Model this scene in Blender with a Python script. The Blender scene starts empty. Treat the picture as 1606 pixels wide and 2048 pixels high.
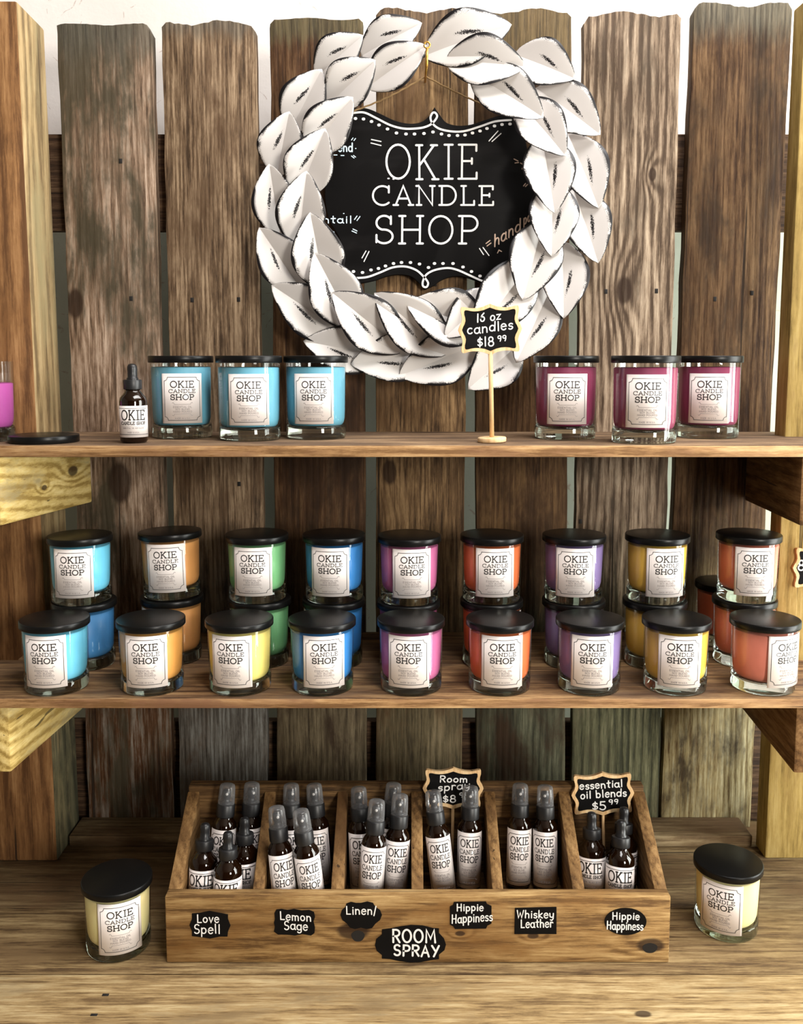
import bpy, bmesh, math, random
from mathutils import Vector, Matrix

S = bpy.context.scene
COL = S.collection
PI = math.pi
rnd = random.Random(7)

# ------------------------------------------------------------------ camera
F_PX, PITCH, CY_PX, CX_PX, CAM_Z = 1852.0, math.radians(6.0), 912.0, 802.0, 1.57
cam_d = bpy.data.cameras.new('camera')
cam_d.sensor_fit = 'HORIZONTAL'
cam_d.sensor_width = 36.0
cam_d.lens = F_PX / 1606 * 36.0
cam_d.shift_x = (803 - CX_PX) / 1606
cam_d.shift_y = -(1024 - CY_PX) / 1606
cam_d.clip_start = 0.05
cam = bpy.data.objects.new('camera', cam_d)
cam.location = (0, 0, CAM_Z)
cam.rotation_euler = (PI / 2 - PITCH, 0, 0)
COL.objects.link(cam)
S.camera = cam

# ------------------------------------------------------------------ world, lights, exposure
S.view_settings.view_transform = 'Standard'
S.view_settings.look = 'None'
S.view_settings.exposure = 0.0
S.view_settings.gamma = 1.0
S.view_settings.use_curve_mapping = False
W = bpy.data.worlds.new('world')
S.world = W
W.use_nodes = True
W.node_tree.nodes['Background'].inputs[0].default_value = (1.0, 0.93, 0.84, 1)
W.node_tree.nodes['Background'].inputs[1].default_value = 0.02


def area(name, loc, target, sx, sy, power, col, spread=180):
    l = bpy.data.lights.new(name, 'AREA')
    l.shape = 'RECTANGLE'
    l.size, l.size_y, l.energy, l.color = sx, sy, power, col
    l.spread = math.radians(spread)
    o = bpy.data.objects.new(name, l)
    o.location = loc
    o.rotation_euler = (Vector(target) - Vector(loc)).to_track_quat('-Z', 'Y').to_euler()
    COL.objects.link(o)
    return o


# daylight through the shop front (front right) and the side window (right), plus an added wall fill
area('shopfront_daylight', (1.95, -2.3, 2.05), (0.1, 1.4, 1.25), 0.75, 1.1, 112, (1.0, 0.95, 0.86))
area('side_window_daylight', (2.45, 1.02, 1.35), (0.0, 1.30, 1.35), 0.5, 2.6, 72, (0.98, 1.0, 0.95))
area('side_window_daylight_far', (2.45, 0.42, 1.35), (0.0, 1.25, 1.35), 0.5, 2.6, 72, (0.98, 1.0, 0.95))
area('wall_fill', (0.9, 1.1, 3.0), (0.3, 1.60, 1.9), 2.4, 0.6, 32, (1.0, 0.98, 0.97), 120)  # added overhead fill, brightens the wall behind the planks


# ------------------------------------------------------------------ helpers
def ray(x, y):
    a = (x - CX_PX) / F_PX
    b = -(y - CY_PX) / F_PX
    c, s = math.cos(PITCH), math.sin(PITCH)
    return a, c + b * s, b * c - s


def on_y(x, y, Y):
    r = ray(x, y)
    k = Y / r[1]
    return Vector((r[0] * k, Y, CAM_Z + r[2] * k))


def on_z(x, y, Z):
    r = ray(x, y)
    k = (Z - CAM_Z) / r[2]
    return Vector((r[0] * k, r[1] * k, Z))


def lin(c):
    return tuple(((v / 12.92) if v <= 0.04045 else ((v + 0.055) / 1.055) ** 2.4) for v in c[:3]) + (1.0,)


def rgb(r, g, b):
    return lin((r / 255, g / 255, b / 255))


def finish(bm, angle=38):
    a = math.radians(angle)
    for f in bm.faces:
        f.smooth = True
    for e in bm.edges:
        if len(e.link_faces) == 2:
            e.smooth = e.calc_face_angle(0) < a
        else:
            e.smooth = True


def mesh_from_bm(name, bm, mats, angle=38):
    finish(bm, angle)
    me = bpy.data.meshes.new(name)
    bm.to_mesh(me)
    bm.free()
    for m in (mats if isinstance(mats, (list, tuple)) else [mats]):
        me.materials.append(m)
    return me


def obj(name, me, parent=None, label=None):
    o = bpy.data.objects.new(name, me)
    COL.objects.link(o)
    if parent is not None:
        o.parent = parent
    if label:
        o['label'] = label
    return o


def part(name, bm, mats, parent=None, label=None, angle=38):
    return obj(name, mesh_from_bm(name, bm, mats, angle), parent, label)


def thing(name, label, cat, loc=(0, 0, 0), rot=(0, 0, 0), group=None):
    o = bpy.data.objects.new(name, None)
    o.empty_display_size = 0.02
    COL.objects.link(o)
    o.location = loc
    o.rotation_euler = rot
    tag(o, label, cat, group)
    return o


def tag(o, label, cat, group=None):
    o['label'] = label
    o['category'] = cat
    if group:
        o['group'] = group


def copy_tree(root, label, loc, rot, group=None):
    def cp(o, par):
        c = o.copy()
        COL.objects.link(c)
        c.parent = par
        for ch in o.children:
            cp(ch, c)
        return c
    r = cp(root, None)
    r.location = loc
    r.rotation_euler = rot
    r['label'] = label
    if group:
        r['group'] = group
    return r


def add_box(bm, lo, hi, bevel=0.0, seg=2, mi=0):
    r = bmesh.ops.create_cube(bm, size=1.0)
    vs = r['verts']
    for v in vs:
        v.co = Vector(((lo[i] + hi[i]) / 2 + v.co[i] * (hi[i] - lo[i])) for i in range(3))
    if bevel > 0:
        es = list({e for v in vs for e in v.link_edges})
        bmesh.ops.bevel(bm, geom=es, offset=bevel, segments=seg, profile=0.5, affect='EDGES')
    return bm


def face_mat(bm, axis, sign, mi=1):
    """give the faces that look along an axis a second timber surface"""
    bm.normal_update()
    for f in bm.faces:
        if f.normal[axis] * sign > .6:
            f.material_index = mi
    return bm


def box_bm(lo, hi, bevel=0.0, seg=2):
    return add_box(bmesh.new(), lo, hi, bevel, seg)


def add_lathe(bm, prof, n=48, mi=None, c=(0, 0, 0)):
    """prof: list of (r, z) (optional third = material index of the band above)."""
    rings = []
    for p in prof:
        r, z = p[0], p[1]
        if r < 1e-7:
            rings.append([bm.verts.new((c[0], c[1], c[2] + z))])
        else:
            rings.append([bm.verts.new((c[0] + r * math.cos(2 * PI * i / n), c[1] + r * math.sin(2 * PI * i / n), c[2] + z)) for i in range(n)])
    for k in range(len(rings) - 1):
        a, b = rings[k], rings[k + 1]
        m = prof[k][2] if len(prof[k]) > 2 else (mi or 0)
        for i in range(n):
            j = (i + 1) % n
            if len(a) == 1 and len(b) == 1:
                continue
            if len(a) == 1:
                f = bm.faces.new((a[0], b[j], b[i]))
            elif len(b) == 1:
                f = bm.faces.new((a[i], a[j], b[0]))
            else:
                f = bm.faces.new((a[i], a[j], b[j], b[i]))
            f.material_index = m
    return bm


def lathe_bm(prof, n=48):
    return add_lathe(bmesh.new(), prof, n)


def prism_bm(poly, y0, y1, bevel=0.0):
    """poly: (x, z) outline, extruded from y0 (front) to y1 (back)."""
    bm = bmesh.new()
    fr = [bm.verts.new((x, y0, z)) for x, z in poly]
    bk = [bm.verts.new((x, y1, z)) for x, z in poly]
    bm.faces.new(fr)
    bm.faces.new(list(reversed(bk)))
    n = len(poly)
    for i in range(n):
        j = (i + 1) % n
        bm.faces.new((fr[j], fr[i], bk[i], bk[j]))
    bmesh.ops.recalc_face_normals(bm, faces=bm.faces[:])
    if bevel:
        es = [e for e in bm.edges if abs(e.verts[0].co.y - y0) < 1e-6 and abs(e.verts[1].co.y - y0) < 1e-6]
        bmesh.ops.bevel(bm, geom=es, offset=bevel, segments=2, profile=0.5, affect='EDGES', clamp_overlap=True)
    return bm


def hexa_bm(p, bevel=0.0):
    """p: 8 corners, bottom ring of 4 then top ring of 4."""
    bm = bmesh.new()
    v = [bm.verts.new(q) for q in p]
    for f in ((3, 2, 1, 0), (4, 5, 6, 7), (0, 1, 5, 4), (1, 2, 6, 5), (2, 3, 7, 6), (3, 0, 4, 7)):
        bm.faces.new([v[i] for i in f])
    bmesh.ops.recalc_face_normals(bm, faces=bm.faces[:])
    if bevel:
        bmesh.ops.bevel(bm, geom=bm.edges[:], offset=bevel, segments=2, profile=0.5, affect='EDGES')
    return bm


def add_tube(bm, pts, r, n=8):
    pts = [Vector(p) for p in pts]
    rings = []
    for i, p in enumerate(pts):
        d = (pts[min(i + 1, len(pts) - 1)] - pts[max(i - 1, 0)]).normalized()
        a = d.cross(Vector((0, 0, 1)))
        if a.length < 1e-3:
            a = d.cross(Vector((1, 0, 0)))
        a.normalize()
        b = d.cross(a)
        rr = r[i] if isinstance(r, (list, tuple)) else r
        rings.append([bm.verts.new(p + (a * math.cos(2 * PI * k / n) + b * math.sin(2 * PI * k / n)) * rr) for k in range(n)])
    for i in range(len(rings) - 1):
        for k in range(n):
            j = (k + 1) % n
            bm.faces.new((rings[i][k], rings[i][j], rings[i + 1][j], rings[i + 1][k]))
    bm.faces.new(list(reversed(rings[0])))
    bm.faces.new(rings[-1])
    return bm


# ------------------------------------------------------------------ materials
class NT:
    def __init__(s, name):
        s.m = bpy.data.materials.new(name)
        s.m.use_nodes = True
        s.t = s.m.node_tree
        s.t.nodes.clear()
        s.out = s.t.nodes.new('ShaderNodeOutputMaterial')

    def n(s, kind, **kw):
        nd = s.t.nodes.new('ShaderNode' + kind)
        for k, v in kw.items():
            setattr(nd, k, v)
        return nd

    def set(s, sock, v):
        if isinstance(v, bpy.types.NodeSocket):
            s.t.links.new(v, sock)
        elif v is not None:
            sock.default_value = v

    def math(s, op, a, b=None, c=None, clamp=False):
        nd = s.n('Math', operation=op, use_clamp=clamp)
        for i, v in enumerate((a, b, c)):
            s.set(nd.inputs[i], v)
        return nd.outputs[0]

    def mix(s, fac, a, b, blend='MIX'):
        nd = s.n('Mix', data_type='RGBA', blend_type=blend)
        s.set(nd.inputs[0], fac)
        s.set(nd.inputs[6], a)
        s.set(nd.inputs[7], b)
        return nd.outputs[2]

    def noise(s, vec, scale, detail=4, rough=0.55, dist=0.0):
        nd = s.n('TexNoise')
        s.set(nd.inputs['Vector'], vec)
        nd.inputs['Scale'].default_value = scale
        nd.inputs['Detail'].default_value = detail
        nd.inputs['Roughness'].default_value = rough
        nd.inputs['Distortion'].default_value = dist
        return nd.outputs[0]

    def mapping(s, vec, loc=(0, 0, 0), scale=(1, 1, 1)):
        nd = s.n('Mapping')
        s.set(nd.inputs[0], vec)
        nd.inputs[1].default_value = loc
        nd.inputs[3].default_value = scale
        return nd.outputs[0]

    def ramp(s, fac, stops):
        nd = s.n('ValToRGB')
        el = nd.color_ramp.elements
        el[0].position, el[0].color = stops[0]
        el[1].position, el[1].color = stops[-1]
        for p, c in stops[1:-1]:
            e = el.new(p)
            e.color = c
        s.set(nd.inputs[0], fac)
        return nd.outputs[0]

    def rng(s, v, a, b, c=0.0, d=1.0, smooth=True):
        nd = s.n('MapRange')
        nd.interpolation_type = 'SMOOTHSTEP' if smooth else 'LINEAR'
        s.set(nd.inputs[0], v)
        for i, q in enumerate((a, b, c, d)):
            nd.inputs[1 + i].default_value = q
        return nd.outputs[0]

    def bsdf(s, color, rough=0.5, **kw):
        nd = s.n('BsdfPrincipled')
        s.set(nd.inputs['Base Color'], color)
        s.set(nd.inputs['Roughness'], rough)
        for k, v in kw.items():
            s.set(nd.inputs[k.replace('_', ' ')], v)
        s.t.links.new(nd.outputs[0], s.out.inputs[0])
        return nd

    def bump(s, h, strength=0.4, dist=0.002):
        nd = s.n('Bump')
        nd.inputs['Strength'].default_value = strength
        nd.inputs['Distance'].default_value = dist
        s.set(nd.inputs['Height'], h)
        return nd.outputs[0]


def simple(name, color, rough=0.5, **kw):
    t = NT(name)
    t.bsdf(color, rough, **kw)
    return t.m


AX = {'x': 0, 'y': 1, 'z': 2}


def wood(name, dark, mid, light, axis='z', seed=0, stain=None, stain_amt=(0.52, 0.70), low=None, low_z=(1.0, 1.35),
         knots=(), rough=0.78, band=60, bstr=0.35, fibre=1.0, top=None, bamt=0.05):
    """weathered board; colours are 0-255 tuples; stain/low/top = (colour) variations of the timber itself; on post_side, low is painted shade."""
    t = NT(name)
    dark, mid, light = rgb(*dark), rgb(*mid), rgb(*light)
    co = t.n('TexCoord').outputs['Object']
    off = (seed * 1.37 % 9, seed * 2.11 % 9, seed * 0.73 % 9)

    def sc(al, cr):
        v = [cr, cr, cr]
        v[AX[axis]] = al
        return tuple(v)
    fine = t.noise(t.mapping(co, off, sc(11, 230)), 1.0, 7, 0.74)
    fine2 = t.noise(t.mapping(co, off, sc(30, 800)), 1.0, 3, 0.65)
    mids = t.noise(t.mapping(co, off, sc(5, 46)), 1.0, 6, 0.70, 0.5)
    mott = t.noise(t.mapping(co, off, sc(26, 62)), 1.0, 5, 0.7)
    warp = t.noise(t.mapping(co, off, sc(1.4, 7)), 1.0, 2, 0.5)
    sep = t.n('SeparateXYZ')
    t.set(sep.inputs[0], co)
    if axis == 'z':
        cr = t.math('ADD', sep.outputs[0], t.math('MULTIPLY', sep.outputs[1], 0.8))
    elif axis == 'x':
        cr = t.math('ADD', sep.outputs[1], t.math('MULTIPLY', sep.outputs[2], 0.9))
    else:
        cr = t.math('ADD', sep.outputs[2], t.math('MULTIPLY', sep.outputs[0], 0.8))
    ph = t.math('ADD', t.math('MULTIPLY', cr, band * 6.283 / 0.6), t.math('MULTIPLY', warp, 26.0))
    knot_mask = None
    for (kx, ky, kz, kr) in knots:
        sv = [1.0, 1.0, 1.0]
        sv[AX[axis]] = 0.55
        d = t.n('VectorMath', operation='DISTANCE')
        t.set(d.inputs[0], t.mapping(co, (0, 0, 0), tuple(sv)))
        d.inputs[1].default_value = (kx * sv[0], ky * sv[1], kz * sv[2])
        dv = d.outputs['Value']
        bulge = t.rng(dv, 0.0, kr * 4.0, 9.0, 0.0)
        ph = t.math('ADD', ph, bulge)
        wob = t.math('ADD', dv, t.math('MULTIPLY', t.math('SUBTRACT', mids, 0.5), kr * 0.5))
        km = t.rng(wob, kr * 0.75, kr * 1.15, 1.0, 0.0)
        knot_mask = km if knot_mask is None else t.math('MAXIMUM', knot_mask, km)
    bands = t.math('MULTIPLY_ADD', t.math('SINE', ph), 0.5, 0.5)
    bands = t.math('POWER', bands, 1.6)
    v = t.math('ADD', t.math('MULTIPLY', fine, 0.78 * fibre), t.math('MULTIPLY', mids, 0.66))
    v = t.math('ADD', v, t.math('MULTIPLY', mott, 0.26))
    v = t.math('ADD', v, t.math('MULTIPLY', fine2, 0.22 * fibre))
    v = t.math('SUBTRACT', v, t.math('MULTIPLY', bands, bamt))
    v = t.math('SUBTRACT', v, 0.455 + 0.50 * (fibre - 1))
    c = t.ramp(v, [(0.35, dark), (0.48, mid), (0.64, light)])
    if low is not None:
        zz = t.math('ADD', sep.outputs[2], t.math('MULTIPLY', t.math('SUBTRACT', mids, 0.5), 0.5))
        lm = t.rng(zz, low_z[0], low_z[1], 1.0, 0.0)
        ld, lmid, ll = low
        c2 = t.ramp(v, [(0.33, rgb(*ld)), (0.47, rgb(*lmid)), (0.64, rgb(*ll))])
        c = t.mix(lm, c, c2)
    if stain is not None:
        bl = t.noise(t.mapping(co, (off[1], off[2], off[0]), sc(4.5, 13)), 1.0, 5, 0.62, 0.3)
        st = t.rng(t.math('ADD', bl, t.math('MULTIPLY', t.math('SUBTRACT', t.math('ADD', fine, mott), 1.0), 0.35)), stain_amt[0] - .05, stain_amt[1] + .03)
        st = t.math('MULTIPLY', st, 0.92)
        c = t.mix(st, c, rgb(*stain))
    if top is not None:   # end of the board that stood in the weather: (colour, z start, z end)
        zt = t.math('ADD', sep.outputs[2], t.math('MULTIPLY', t.math('SUBTRACT', mids, 0.5), 0.10))
        c = t.mix(t.math('MULTIPLY', t.rng(zt, top[1], top[2]), 0.8), c, t.mix(t.rng(fine, 0.35, 0.65), rgb(*[q * 0.6 for q in top[0]]), rgb(*top[0])))
    # long dark checks
    chk = t.noise(t.mapping(co, (off[2], off[0], off[1]), sc(1.6, 90)), 1.0, 2, 0.5)
    ck = t.rng(chk, 0.695, 0.72)
    c = t.mix(t.math('MULTIPLY', ck, 0.75), c, rgb(28, 20, 13))
    if knot_mask is not None:
        c = t.mix(t.math('MULTIPLY', knot_mask, 0.85), c, rgb(44, 27, 15))
    h = t.math('ADD', t.math('MULTIPLY', fine, 0.8), t.math('MULTIPLY', bands, -0.35))
    h = t.math('SUBTRACT', h, t.math('MULTIPLY', ck, 0.8))
    b = t.bsdf(c, rough)
    b.inputs['Specular IOR Level'].default_value = 0.25
    t.set(b.inputs['Normal'], t.bump(h, bstr, 0.0035))
    return t.m


def glass_wall_mat(name, tint=(1, 1, 1, 1), rough=0.03, ior=1.5, boost=1.0):
    t = NT(name)
    fr = t.n('Fresnel')
    fr.inputs[0].default_value = ior
    tr = t.n('BsdfTransparent')
    tr.inputs[0].default_value = tint
    gl = t.n('BsdfGlossy')
    gl.inputs['Roughness'].default_value = rough
    mx = t.n('MixShader')
    t.set(mx.inputs[0], t.math('MINIMUM', t.math('MULTIPLY', fr.outputs[0], boost, clamp=True), 0.30))
    t.t.links.new(tr.outputs[0], mx.inputs[1])
    t.t.links.new(gl.outputs[0], mx.inputs[2])
    t.t.links.new(mx.outputs[0], t.out.inputs[0])
    return t.m


def glass_solid_mat(name, color=(1, 1, 1, 1), rough=0.0):
    t = NT(name)
    g = t.n('BsdfGlass')
    g.inputs['Color'].default_value = color
    g.inputs['Roughness'].default_value = rough
    g.inputs['IOR'].default_value = 1.48
    t.t.links.new(g.outputs[0], t.out.inputs[0])
    return t.m


def cap_mat():
    t = NT('clear_plastic_cap')
    lw = t.n('LayerWeight')
    lw.inputs[0].default_value = 0.35
    tr = t.n('BsdfTransparent')
    tr.inputs[0].default_value = (0.95, 0.95, 0.96, 1)
    df = t.n('BsdfDiffuse')
    df.inputs[0].default_value = rgb(214, 214, 216)
    gl = t.n('BsdfGlossy')
    gl.inputs['Roughness'].default_value = 0.22
    a = t.n('MixShader')
    t.set(a.inputs[0], t.math('MULTIPLY_ADD', lw.outputs['Facing'], 0.22, 0.05))
    t.t.links.new(tr.outputs[0], a.inputs[1])
    t.t.links.new(df.outputs[0], a.inputs[2])
    fr = t.n('Fresnel')
    fr.inputs[0].default_value = 1.5
    b = t.n('MixShader')
    t.set(b.inputs[0], t.math('MULTIPLY', fr.outputs[0], 0.8))
    t.t.links.new(a.outputs[0], b.inputs[1])
    t.t.links.new(gl.outputs[0], b.inputs[2])
    t.t.links.new(b.outputs[0], t.out.inputs[0])
    return t.m


M = {}
M['lid'] = simple('satin_black_lid', (0.005, 0.005, 0.005, 1), 0.32, Specular_IOR_Level=0.22)
M['jar'] = glass_wall_mat('clear_jar_glass', (0.97, 0.98, 0.975, 1), 0.02, 1.5)
M['jar_base'] = glass_solid_mat('thick_clear_glass', (0.93, 0.96, 0.94, 1))
M['paper'] = simple('label_paper', rgb(242, 233, 229), 0.22, Specular_IOR_Level=0.5)
M['ink'] = simple('label_ink', rgb(42, 40, 40), 0.5)
M['ink_pale'] = simple('label_ink_pale', rgb(150, 140, 138), 0.5)
M['amber'] = simple('amber_glass', rgb(26, 11, 3), 0.06, Specular_IOR_Level=0.6, Transmission_Weight=0.25)
M['cap_black'] = simple('black_ribbed_plastic', (0.012, 0.012, 0.013, 1), 0.42)
M['rubber'] = simple('black_rubber', (0.010, 0.010, 0.011, 1), 0.38)
M['clear_cap'] = cap_mat()
M['nozzle'] = simple('grey_sprayer', (0.035, 0.035, 0.037, 1), 0.35)
M['dot'] = simple('white_nozzle_dot', rgb(215, 212, 208), 0.4)
M['chalk'] = simple('chalk_marker', rgb(240, 238, 236), 0.8)
M['chalk_tan'] = simple('tan_chalk_marker', rgb(196, 168, 148), 0.8)
M['chalk_blue'] = simple('pale_blue_chalk', rgb(205, 225, 238), 0.8)
M['twine'] = simple('jute_twine', rgb(140, 112, 74), 0.9)
M['brass'] = simple('brass_screw', rgb(196, 150, 70), 0.35, Metallic=0.8)
M['nail'] = simple('dark_nail_hole', rgb(18, 13, 9), 0.8)
M['pine'] = wood('sign_pine', (208, 164, 112), (232, 195, 146), (244, 218, 174), 'z', 3, band=90, bstr=0.05, fibre=0.6)


def board_mat(name, base):
    t = NT(name)
    co = t.n('TexCoord').outputs['Object']
    n = t.noise(t.mapping(co, (0, 0, 0), (6, 6, 26)), 1.0, 4, 0.6)
    c = t.mix(t.rng(n, 0.5, 0.8), base, tuple(min(1, v * 2.2 + 0.002) for v in base[:3]) + (1,))
    b = t.bsdf(c, 0.6)
    b.inputs['Specular IOR Level'].default_value = 0.10
    return t.m


M['board'] = board_mat('black_chalkboard', (0.0045, 0.004, 0.004, 1))


def wall_mat():
    t = NT('painted_plaster')
    co = t.n('TexCoord').outputs['Object']
    n = t.noise(co, 3.0, 5, 0.6)
    n2 = t.noise(co, 60.0, 4, 0.6)
    sep = t.n('SeparateXYZ')
    t.set(sep.inputs[0], co)
    c = t.mix(t.rng(n, 0.3, 0.7), rgb(226, 220, 214), rgb(244, 238, 233))
    # the dado below the rail is painted sage green
    c = t.mix(t.rng(sep.outputs[2], 1.86, 1.90, 1.0, 0.0), c, t.mix(t.rng(n, 0.3, 0.7), rgb(176, 184, 166), rgb(196, 202, 186)))
    # hairline cracks in the plaster
    w = t.noise(co, 5.0, 3, 0.7)
    cr = t.math('ABSOLUTE', t.math('SUBTRACT', w, 0.5))
    crk = t.math('MULTIPLY', t.rng(cr, 0.0, 0.006, 1.0, 0.0), t.rng(n2, 0.5, 0.6))
    c = t.mix(t.math('MULTIPLY', crk, 0.5), c, rgb(150, 110, 90))
    b = t.bsdf(c, 0.85)
    t.set(b.inputs['Normal'], t.bump(n2, 0.25, 0.002))
    return t.m


def leaf_mat():
    t = NT('distressed_white_tin')
    tc = t.n('TexCoord')
    co = tc.outputs['Object']
    uv = t.n('SeparateXYZ')
    t.set(uv.inputs[0], tc.outputs['UV'])
    u, v = uv.outputs[0], uv.outputs[1]          # u 0..1 along, v 0..1 across
    vv = t.math('MULTIPLY_ADD', v, 2.0, -1.0)
    e = t.math('SUBTRACT', 1.0, t.math('ABSOLUTE', vv))
    hi = t.noise(co, 620.0, 3, 0.75)
    lo = t.noise(co, 34.0, 2, 0.5)
    thr = t.rng(lo, 0.36, 0.66, 0.0, 0.25)
    wob = t.math('MULTIPLY', t.math('SUBTRACT', hi, 0.50), 0.75)
    em = t.rng(t.math('SUBTRACT', t.math('ADD', thr, wob), e), 0.0, 0.03)
    em = t.math('MULTIPLY', em, t.rng(e, 0.06, 0.26, 1.0, 0.0))
    solid = t.rng(t.math('SUBTRACT', t.math('MULTIPLY_ADD', thr, 0.42, 0.020), e), -0.01, 0.01)
    em = t.math('MAXIMUM', em, solid)
    du = t.math('DIVIDE', t.math('SUBTRACT', u, 0.55), 0.17)
    dv = t.math('DIVIDE', t.math('ADD', t.math('SUBTRACT', vv, 0.22), t.math('MULTIPLY', t.math('SUBTRACT', u, 0.55), 0.6)), 0.085)
    r2 = t.math('ADD', t.math('MULTIPLY', du, du), t.math('MULTIPLY', dv, dv))
    sm = t.rng(t.math('ADD', r2, t.math('MULTIPLY', t.math('SUBTRACT', hi, 0.5), 4.5)), 0.45, 0.65, 1.0, 0.0)
    sm = t.math('MULTIPLY', sm, t.rng(r2, 1.2, 2.0, 1.0, 0.0))
    mask = t.math('MAXIMUM', em, sm)
    c = t.mix(mask, rgb(222, 217, 214), rgb(22, 19, 22))
    b = t.bsdf(c, 0.42)
    b.inputs['Specular IOR Level'].default_value = 0.35
    return t.m


M['wall'] = wall_mat()
M['leaf'] = leaf_mat()
_wax = {}


def wax_mat(key, col):
    if key not in _wax:
        t = NT('wax_' + key)
        co = t.n('TexCoord').outputs['Object']
        n = t.noise(t.mapping(co, (0, 0, 0), (30, 30, 18)), 1.0, 3, 0.5)
        c = t.mix(t.rng(n, 0.3, 0.7), rgb(*col), rgb(*[min(255, q * 1.05 + 3) for q in col]))
        t.bsdf(c, 0.45, Specular_IOR_Level=0.3, Subsurface_Weight=0.0)
        _wax[key] = t.m
    return _wax[key]


# ------------------------------------------------------------------ stroke lettering
def arc(cx, cy, rx, ry, a0, a1, n=14):
    return [(cx + rx * math.cos(math.radians(a0 + (a1 - a0) * i / n)), cy + ry * math.sin(math.radians(a0 + (a1 - a0) * i / n))) for i in range(n + 1)]


SF = 0.10


def _caps():
    G = {}
    def hs(x, y, l=SF, r=SF):
        return [(x - l, y), (x + r, y)]
    def vs(x, y, d):
        return [(x, y), (x, y + d)]
    G['O'] = (.86, [arc(.43, .5, .38, .5, 90, 450, 28)], [])
    G['K'] = (.80, [[(.14, 0), (.14, 1)], [(.14, .40), (.62, 1)], [(.29, .58), (.66, 0)]], [hs(.14, 0), hs(.14, 1), hs(.62, 1), hs(.66, 0)])
    G['I'] = (.34, [[(.17, 0), (.17, 1)]], [hs(.17, 0, .13, .13), hs(.17, 1, .13, .13)])
    G['E'] = (.70, [[(.14, 0), (.14, 1)], [(.03, 0), (.62, 0)], [(.14, .52), (.46, .52)], [(.03, 1), (.60, 1)]], [vs(.62, 0, .18), vs(.60, 1, -.18), [(.46, .44), (.46, .60)]])
    G['C'] = (.80, [arc(.44, .5, .40, .5, 48, 312, 22)], [[(.71, .66), (.71, 1.0)]])
    G['A'] = (.80, [[(.08, 0), (.40, 1), (.72, 0)], [(.20, .34), (.60, .34)]], [hs(.08, 0), hs(.72, 0)])
    G['N'] = (.84, [[(.14, 0), (.14, 1), (.70, 0), (.70, 1)]], [hs(.14, 0), hs(.70, 1), hs(.12, 1, .10, 0)])
    G['D'] = (.80, [[(.14, 0), (.14, 1)], [(.03, 1), (.36, 1)] + arc(.36, .5, .37, .5, 90, -90, 16) + [(.03, 0)]], [])
    G['L'] = (.64, [[(.14, 1), (.14, 0)], [(.03, 0), (.58, 0)]], [hs(.14, 1), vs(.58, 0, .22)])
    G['S'] = (.66, [arc(.33, .745, .25, .255, 30, 270, 16)[:-1] + arc(.33, .25, .28, .25, 90, -150, 16)], [[(.55, .70), (.55, .98)], [(.08, .04), (.08, .30)]])
    G['H'] = (.86, [[(.14, 0), (.14, 1)], [(.72, 0), (.72, 1)], [(.14, .5), (.72, .5)]], [hs(.14, 0), hs(.14, 1), hs(.72, 0), hs(.72, 1)])
    G['P'] = (.70, [[(.14, 0), (.14, 1)], [(.03, 1), (.38, 1)] + arc(.38, .73, .26, .27, 90, -90, 12) + [(.14, .46)]], [hs(.14, 0, SF, .14)])
    G['R'] = (.74, [[(.14, 0), (.14, 1)], [(.03, 1), (.38, 1)] + arc(.38, .74, .25, .26, 90, -90, 12) + [(.14, .48)], [(.36, .48), (.62, 0)]], [hs(.14, 0), hs(.62, 0, .04, SF)])
    G['U'] = (.82, [[(.14, 1), (.14, .34)] + arc(.41, .34, .27, .34, 180, 360, 12) + [(.68, 1)]], [hs(.14, 1), hs(.68, 1)])
    G['T'] = (.70, [[(.35, 0), (.35, 1)], [(.05, 1), (.65, 1)]], [hs(.35, 0), vs(.05, 1, -.16), vs(.65, 1, -.16)])
    G['Y'] = (.76, [[(.08, 1), (.38, .5), (.68, 1)], [(.38, .5), (.38, 0)]], [hs(.38, 0), hs(.08, 1), hs(.68, 1)])
    G['B'] = (.70, [[(.14, 0), (.14, 1)], [(.03, 1), (.36, 1)] + arc(.36, .76, .22, .24, 90, -90, 10) + [(.14, .52)], [(.36, .52)] + arc(.36, .26, .27, .26, 90, -90, 10) + [(.03, 0)]], [])
    G['M'] = (.98, [[(.14, 0), (.14, 1), (.48, .25), (.82, 1), (.82, 0)]], [hs(.14, 0), hs(.82, 0)])
    G['.'] = (.24, [[(.11, 0), (.13, .02)]], [])
    G[' '] = (.40, [], [])
    return G


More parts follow.
